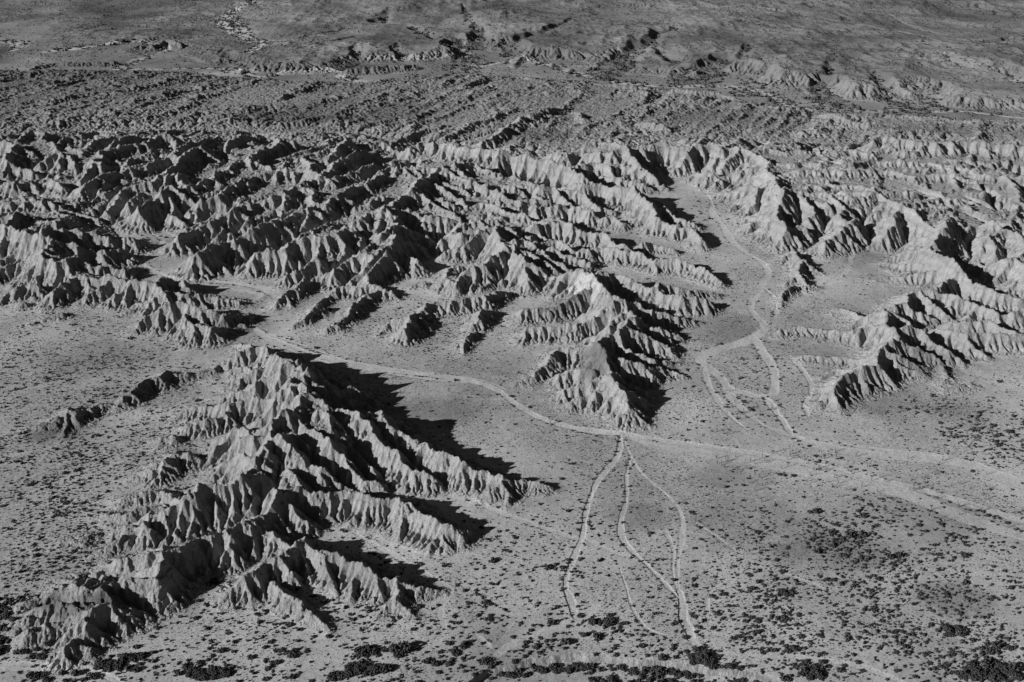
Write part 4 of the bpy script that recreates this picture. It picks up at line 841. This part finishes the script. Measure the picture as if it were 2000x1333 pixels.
OCT_V = np.array([(1, 0, 0), (0, 1, 0), (-1, 0, 0), (0, -1, 0), (0, 0, 1), (0, 0, -.6)], float)
OCT_F = np.array([(0, 1, 4), (1, 2, 4), (2, 3, 4), (3, 0, 4), (1, 0, 5), (2, 1, 5), (3, 2, 5), (0, 3, 5)])

def clump(puffs, seed, flat=.75):
    """one shrub of unit radius: jittered leaf puffs filling an uneven dome"""
    g_ = np.random.default_rng(seed)
    V, F = [], []
    for k in range(puffs):
        if puffs == 1:
            c = np.array([0, 0, .3]); s = np.array([.9, .9, .65])
        else:
            a = g_.uniform(0, 2 * np.pi); rad = math.sqrt(g_.uniform(0, 1)) * .78
            hgt = g_.uniform(.15, 1) * flat * (1 - .55 * rad)
            c = np.array([math.cos(a) * rad, math.sin(a) * rad, hgt]); s = g_.uniform(.9, 1.5, 3) * (.95 / puffs ** .42)
        v = OCT_V * g_.uniform(.6, 1.3, (6, 1)) * s
        al = g_.uniform(0, 2 * np.pi); be = g_.normal() * .5
        R = np.array([[math.cos(al), -math.sin(al), 0], [math.sin(al), math.cos(al), 0], [0, 0, 1]]) @ np.array([[1, 0, 0], [0, math.cos(be), -math.sin(be)], [0, math.sin(be), math.cos(be)]])
        F.append(OCT_F + 6 * k); V.append(v @ R.T + c)
    return np.concatenate(V), np.concatenate(F)

def mesh_from(name, V, F, mat):
    me = bpy.data.meshes.new(name)
    me.vertices.add(len(V)); me.vertices.foreach_set('co', np.asarray(V, np.float32).ravel())
    nf = len(F); k = F.shape[1]
    me.loops.add(nf * k); me.polygons.add(nf)
    me.loops.foreach_set('vertex_index', F.astype(np.int32).ravel())
    me.polygons.foreach_set('loop_start', np.arange(0, nf * k, k, dtype=np.int32))
    me.polygons.foreach_set('loop_total', np.full(nf, k, np.int32))
    me.update(calc_edges=True); me.materials.append(mat)
    return me

def merged(name, pts, templates, label, category, mat=LEAF):
    """many plants as one object: pts = x, y, z, radius"""
    Vs, Fs, n = [], [], 0
    which = rng.integers(0, len(templates), len(pts)); rot = rng.uniform(0, 6.283, len(pts))
    for k, (tv, tf) in enumerate(templates):
        sel = which == k
        p = pts[sel]; a = rot[sel]
        if not len(p): continue
        c, s = np.cos(a)[:, None], np.sin(a)[:, None]
        x = tv[None, :, 0] * c - tv[None, :, 1] * s; y = tv[None, :, 0] * s + tv[None, :, 1] * c
        hz = rng.uniform(.75, 1.2, len(p))[:, None]
        V = np.stack([x * p[:, 3:4] + p[:, 0:1], y * p[:, 3:4] + p[:, 1:2], tv[None, :, 2] * hz * p[:, 3:4] + p[:, 2:3]], 2).reshape(-1, 3)
        F = (tf[None] + (np.arange(len(p)) * len(tv))[:, None, None]).reshape(-1, 3) + n
        n += len(V); Vs.append(V); Fs.append(F)
    o = bpy.data.objects.new(name, mesh_from(name, np.concatenate(Vs), np.concatenate(Fs), mat))
    sc.collection.objects.link(o)
    o['kind'] = 'stuff'; o['label'] = label; o['category'] = category
    return o

# --- where plants stand
def cover(x, y):
    px, py, _ = pixel_of(x, y, 0)
    dens = np.full(len(x), .0035); size = np.full(len(x), .8)
    tw = np.full(len(x), .2)
    for cx, cy, rx, ry, d, s in COVER:
        k = np.exp(-(((px - cx) / rx) ** 2 + ((py - cy) / ry) ** 2) * 1.2)
        dens = np.maximum(dens, d * k); size += s * k * 1.0; tw += k
    size = (size - .8 + .16) / tw
    return dens, size
def thick(x, y):
    px, py, _ = pixel_of(x, y, 0)
    dens = np.zeros(len(x)); size = np.full(len(x), 1.0)
    for cx, cy, rx, ry, d, s in THICKET:
        k = (((px - cx) / rx) ** 2 + ((py - cy) / ry) ** 2) < 1 + .5 * vnoise(x / 6, y / 6, 501)
        size = np.where(k, s, size); dens = np.where(k, np.maximum(dens, d), dens)
    return dens, size

def scatter(n, y0, y1):
    r = np.sqrt(rng.uniform(y0 ** 2, y1 ** 2, n)); a = rng.uniform(-.63, .63, n)
    return r * np.sin(a), r * np.cos(a)

HSOFT = np.clip((Z - Z0) / 2.0, 0, 1)
edge = np.clip(WBANK * 2, 0, 1) * 0
near = []
AREA_NEAR = .63 * (1150 ** 2 - 385 ** 2)
DMAX = .20
x, y = scatter(int(AREA_NEAR * DMAX), 385, 1150)
d, s = cover(x, y)
patch = np.clip(1.25 + 1.8 * fbm(x / 22, y / 22, 511, 3), .15, 2.6)
h = look(HN, x, y); wsh = look(WASH, x, y)
keep = rng.uniform(0, DMAX, len(x)) < 1.45 * d * patch * np.clip(1 - 2.2 * h, 0.02, 1) * (1 - .93 * (wsh > .3))
rad = s * rng.lognormal(0, .40, len(x)) * .78
near = np.stack([x, y, ground_z(x, y) - .08, rad], 1)[keep]
# shrubs lining the washes
wx_, wy_ = scatter(int(AREA_NEAR * .10), 385, 1300)
bb = look(WBANK, wx_, wy_); b2 = look(WBANK, wx_ + 3.0, wy_) + look(WBANK, wx_ - 3.0, wy_) + look(WBANK, wx_, wy_ + 3) + look(WBANK, wx_, wy_ - 3)
kk = (bb < .1) & (b2 > .35) & (look(HN, wx_, wy_) < .3) & (rng.uniform(0, 1, len(wx_)) < .55)
line = np.stack([wx_, wy_, ground_z(wx_, wy_) - .05, .8 * rng.lognormal(0, .3, len(wx_))], 1)[kk]
# tiny plants: grasses and burro bush
tx, ty = scatter(int(AREA_NEAR * .30), 385, 1150)
th_ = look(HN, tx, ty)
kk = (th_ < .35) & (look(WASH, tx, ty) < .35) & (rng.uniform(0, 1, len(tx)) < np.clip(.5 + 1.2 * fbm(tx / 30, ty / 30, 515, 3), .05, 1))
tiny = np.stack([tx, ty, ground_z(tx, ty), .34 * rng.lognormal(0, .35, len(tx))], 1)[kk]
# middle and far plants
fx, fy = scatter(150000, 1150, 3500)
fh = look(HN, fx, fy)
rowd = fbm(fx / 60, fy / 220, 521, 3)
fk = (rng.uniform(0, 1, len(fx)) < np.clip(.45 + 1.1 * rowd, .04, 1) * np.clip(1 - 1.1 * fh, .05, 1)) & (rng.uniform(0, 1, len(fx)) > .85 * (look(WASH, fx, fy) > .5))
far = np.stack([fx, fy, ground_z(fx, fy) - .1, 1.25 * rng.lognormal(0, .35, len(fx))], 1)[fk]
# larger bushes along the far washes
gx_, gy_ = scatter(250000, 1300, 3300)
gb = look(WBANK, gx_, gy_); g2 = look(WBANK, gx_ + 12, gy_) + look(WBANK, gx_ - 12, gy_) + look(WBANK, gx_, gy_ + 14) + look(WBANK, gx_, gy_ - 14) + look(CUT, gx_, gy_) * .15
gk = (g2 > .4) & (look(HN, gx_, gy_) < .6) & (rng.uniform(0, 1, len(gx_)) < .28)
farline = np.stack([gx_, gy_, ground_z(gx_, gy_) - .1, 2.4 * rng.lognormal(0, .35, len(gx_))], 1)[gk]
# dense bushes
qx, qy = scatter(int(.63 * (660 ** 2 - 385 ** 2) * .24), 385, 660)
q1, qs = thick(qx, qy)
qk = (rng.uniform(0, .24, len(qx)) < q1) & (look(HN, qx, qy) < .4) & (look(WASH, qx, qy) < .4)
bush = np.stack([qx, qy, ground_z(qx, qy) - .1, qs * rng.lognormal(0, .22, len(qx))], 1)[qk]

# --- the largest in the picture stand as individuals
def in_frame(p, mgn=6):
    a, b, d_ = pixel_of(p[:, 0], p[:, 1], p[:, 2] + .5 * p[:, 3])
    return (a > -mgn) & (a < 2000 + mgn) & (b > -mgn) & (b < 1333 + mgn), a, b, d_
pool = np.concatenate([near, line])
inf, pa, pb, pd = in_frame(pool)
score = np.where(inf, pool[:, 3] / pd, 0)
order = np.argsort(-score)
solo, rest = pool[order[:290]], pool[order[290:]]
binf, ba, bb_, bd = in_frame(bush)
border = np.argsort(-np.where(binf, bush[:, 3] / bd, 0))
bsolo, brest = bush[border[:280]], bush[border[280:]]

T_BIG = [clump(34, 600 + k) for k in range(5)]
T_BUSH = [clump(60, 640 + k, .95) for k in range(5)]
T_MID = [clump(8, 620 + k) for k in range(6)]
T_SMALL = [clump(3, 630 + k) for k in range(5)]
T_DOT = [clump(1, 650 + k) for k in range(4)]
M_BIG = [mesh_from('desert_shrub', v, f, LEAF) for v, f in T_BIG]
M_BUSH = [mesh_from('thicket_bush', v, f, LEAF) for v, f in T_BUSH]

def where_label(a, b):
    if b > 1270:
        y_ = 'along the bottom edge'
    elif b > 1180: y_ = 'on the sand flat near the bottom'
    elif b > 1060: y_ = 'on the mid plain'
    else: y_ = 'beside the wash'
    x_ = 'left' if a < 420 else 'left of centre' if a < 860 else 'centre' if a < 1200 else 'right of centre' if a < 1560 else 'right'
    return x_, y_
def individuals(name, meshes, pts, noun, cat, group):
    _, a, b, d_ = in_frame(pts)
    sizes = pts[:, 3]
    for k, p in enumerate(pts):
        o = bpy.data.objects.new(name, meshes[k % len(meshes)])
        sc.collection.objects.link(o)
        o.location = p[:3]; s_ = float(p[3])
        o.scale = (s_, s_, s_ * float(rng.uniform(.8, 1.15))); o.rotation_euler = (0, 0, float(rng.uniform(0, 6.28)))
        xl, yl = where_label(a[k], b[k])
        sw = 'large' if s_ > np.percentile(sizes, 75) else 'small' if s_ < np.percentile(sizes, 30) else 'middling'
        o['label'] = f'{sw} {noun} {yl}, {xl}'
        o['category'] = cat; o['group'] = group
individuals('desert_shrub', M_BIG, solo, 'dark rounded shrub', 'shrub', 'dark shrubs scattered over the near plain')
individuals('thicket_bush', M_BUSH, bsolo, 'dark leafy thicket bush', 'bush', 'bushes of the dark thickets')

_, _, _, rd_ = in_frame(rest)
far_rest = rd_ > 760
merged('desert_shrubs', rest[~far_rest], T_MID, 'dark shrubs scattered over the near desert plain', 'shrubs')
merged('distant_shrubs', np.concatenate([rest[far_rest], farline]), T_SMALL, 'small dark shrubs on the plains and washes between the hills', 'shrubs')
merged('plain_shrubs', far, T_DOT, 'dark specks of shrubs on the far gravel plain', 'shrubs')
merged('ground_cover', tiny, T_DOT, 'tiny low plants and grass tufts speckling the sand', 'ground cover')
if len(brest): merged('thicket', brest, T_MID, 'dense dark thicket of bushes along the bottom edge', 'thicket')
print('plants', len(solo), len(bsolo), len(rest), len(far), len(farline), len(tiny), len(bush))

# --- ocotillos: bundles of thin upright wands
def ocotillo_mesh(seed):
    g_ = np.random.default_rng(seed); V, F = [], []
    for k in range(7):
        a = g_.uniform(0, 6.283); lean = g_.uniform(.08, .55); H = g_.uniform(.75, 1.0)
        n0 = len(V)
        for q_ in range(5):
            t_ = q_ / 4; rad = .017 * (1 - .6 * t_)
            cx = math.cos(a) * lean * H * t_ ** 1.3; cy = math.sin(a) * lean * H * t_ ** 1.3; cz = H * t_
            for e in range(3): V.append((cx + rad * math.cos(e * 2.1), cy + rad * math.sin(e * 2.1), cz))
        for q_ in range(4):
            for e in range(3): F.append((n0 + q_ * 3 + e, n0 + q_ * 3 + (e + 1) % 3, n0 + q_ * 3 + 3 + (e + 1) % 3, n0 + q_ * 3 + 3 + e))
    return mesh_from('ocotillo', np.array(V), np.array(F), STEM)
M_OCO = [ocotillo_mesh(700 + k) for k in range(5)]
for cx, cy, rx, ry, n in OCO:
    for k in range(n):
        X, Y = ground(cx + rx * rng.normal() * .5, cy + ry * rng.normal() * .5)
        X, Y = np.array([float(X)]), np.array([float(Y)])
        if look(HN, X, Y)[0] > .3: continue
        o = bpy.data.objects.new('ocotillo', M_OCO[k % 5]); sc.collection.objects.link(o)
        o.location = (X[0], Y[0], float(ground_z(X, Y)[0])); s_ = float(rng.uniform(3.4, 5.6))
        o.scale = (s_, s_, s_); o.rotation_euler = (0, 0, float(rng.uniform(0, 6.28)))
        wl = 'east of the wash junction' if cx > 1300 and cy > 870 else 'between the braids of the east wash' if cx > 1300 else 'on the plain beside the main wash'
        sw = 'tall' if s_ > 4.8 else 'short' if s_ < 4 else 'middling'
        o['label'] = f'{sw} thin stemmed ocotillo {wl}'; o['category'] = 'ocotillo'; o['group'] = 'ocotillos on the plain'
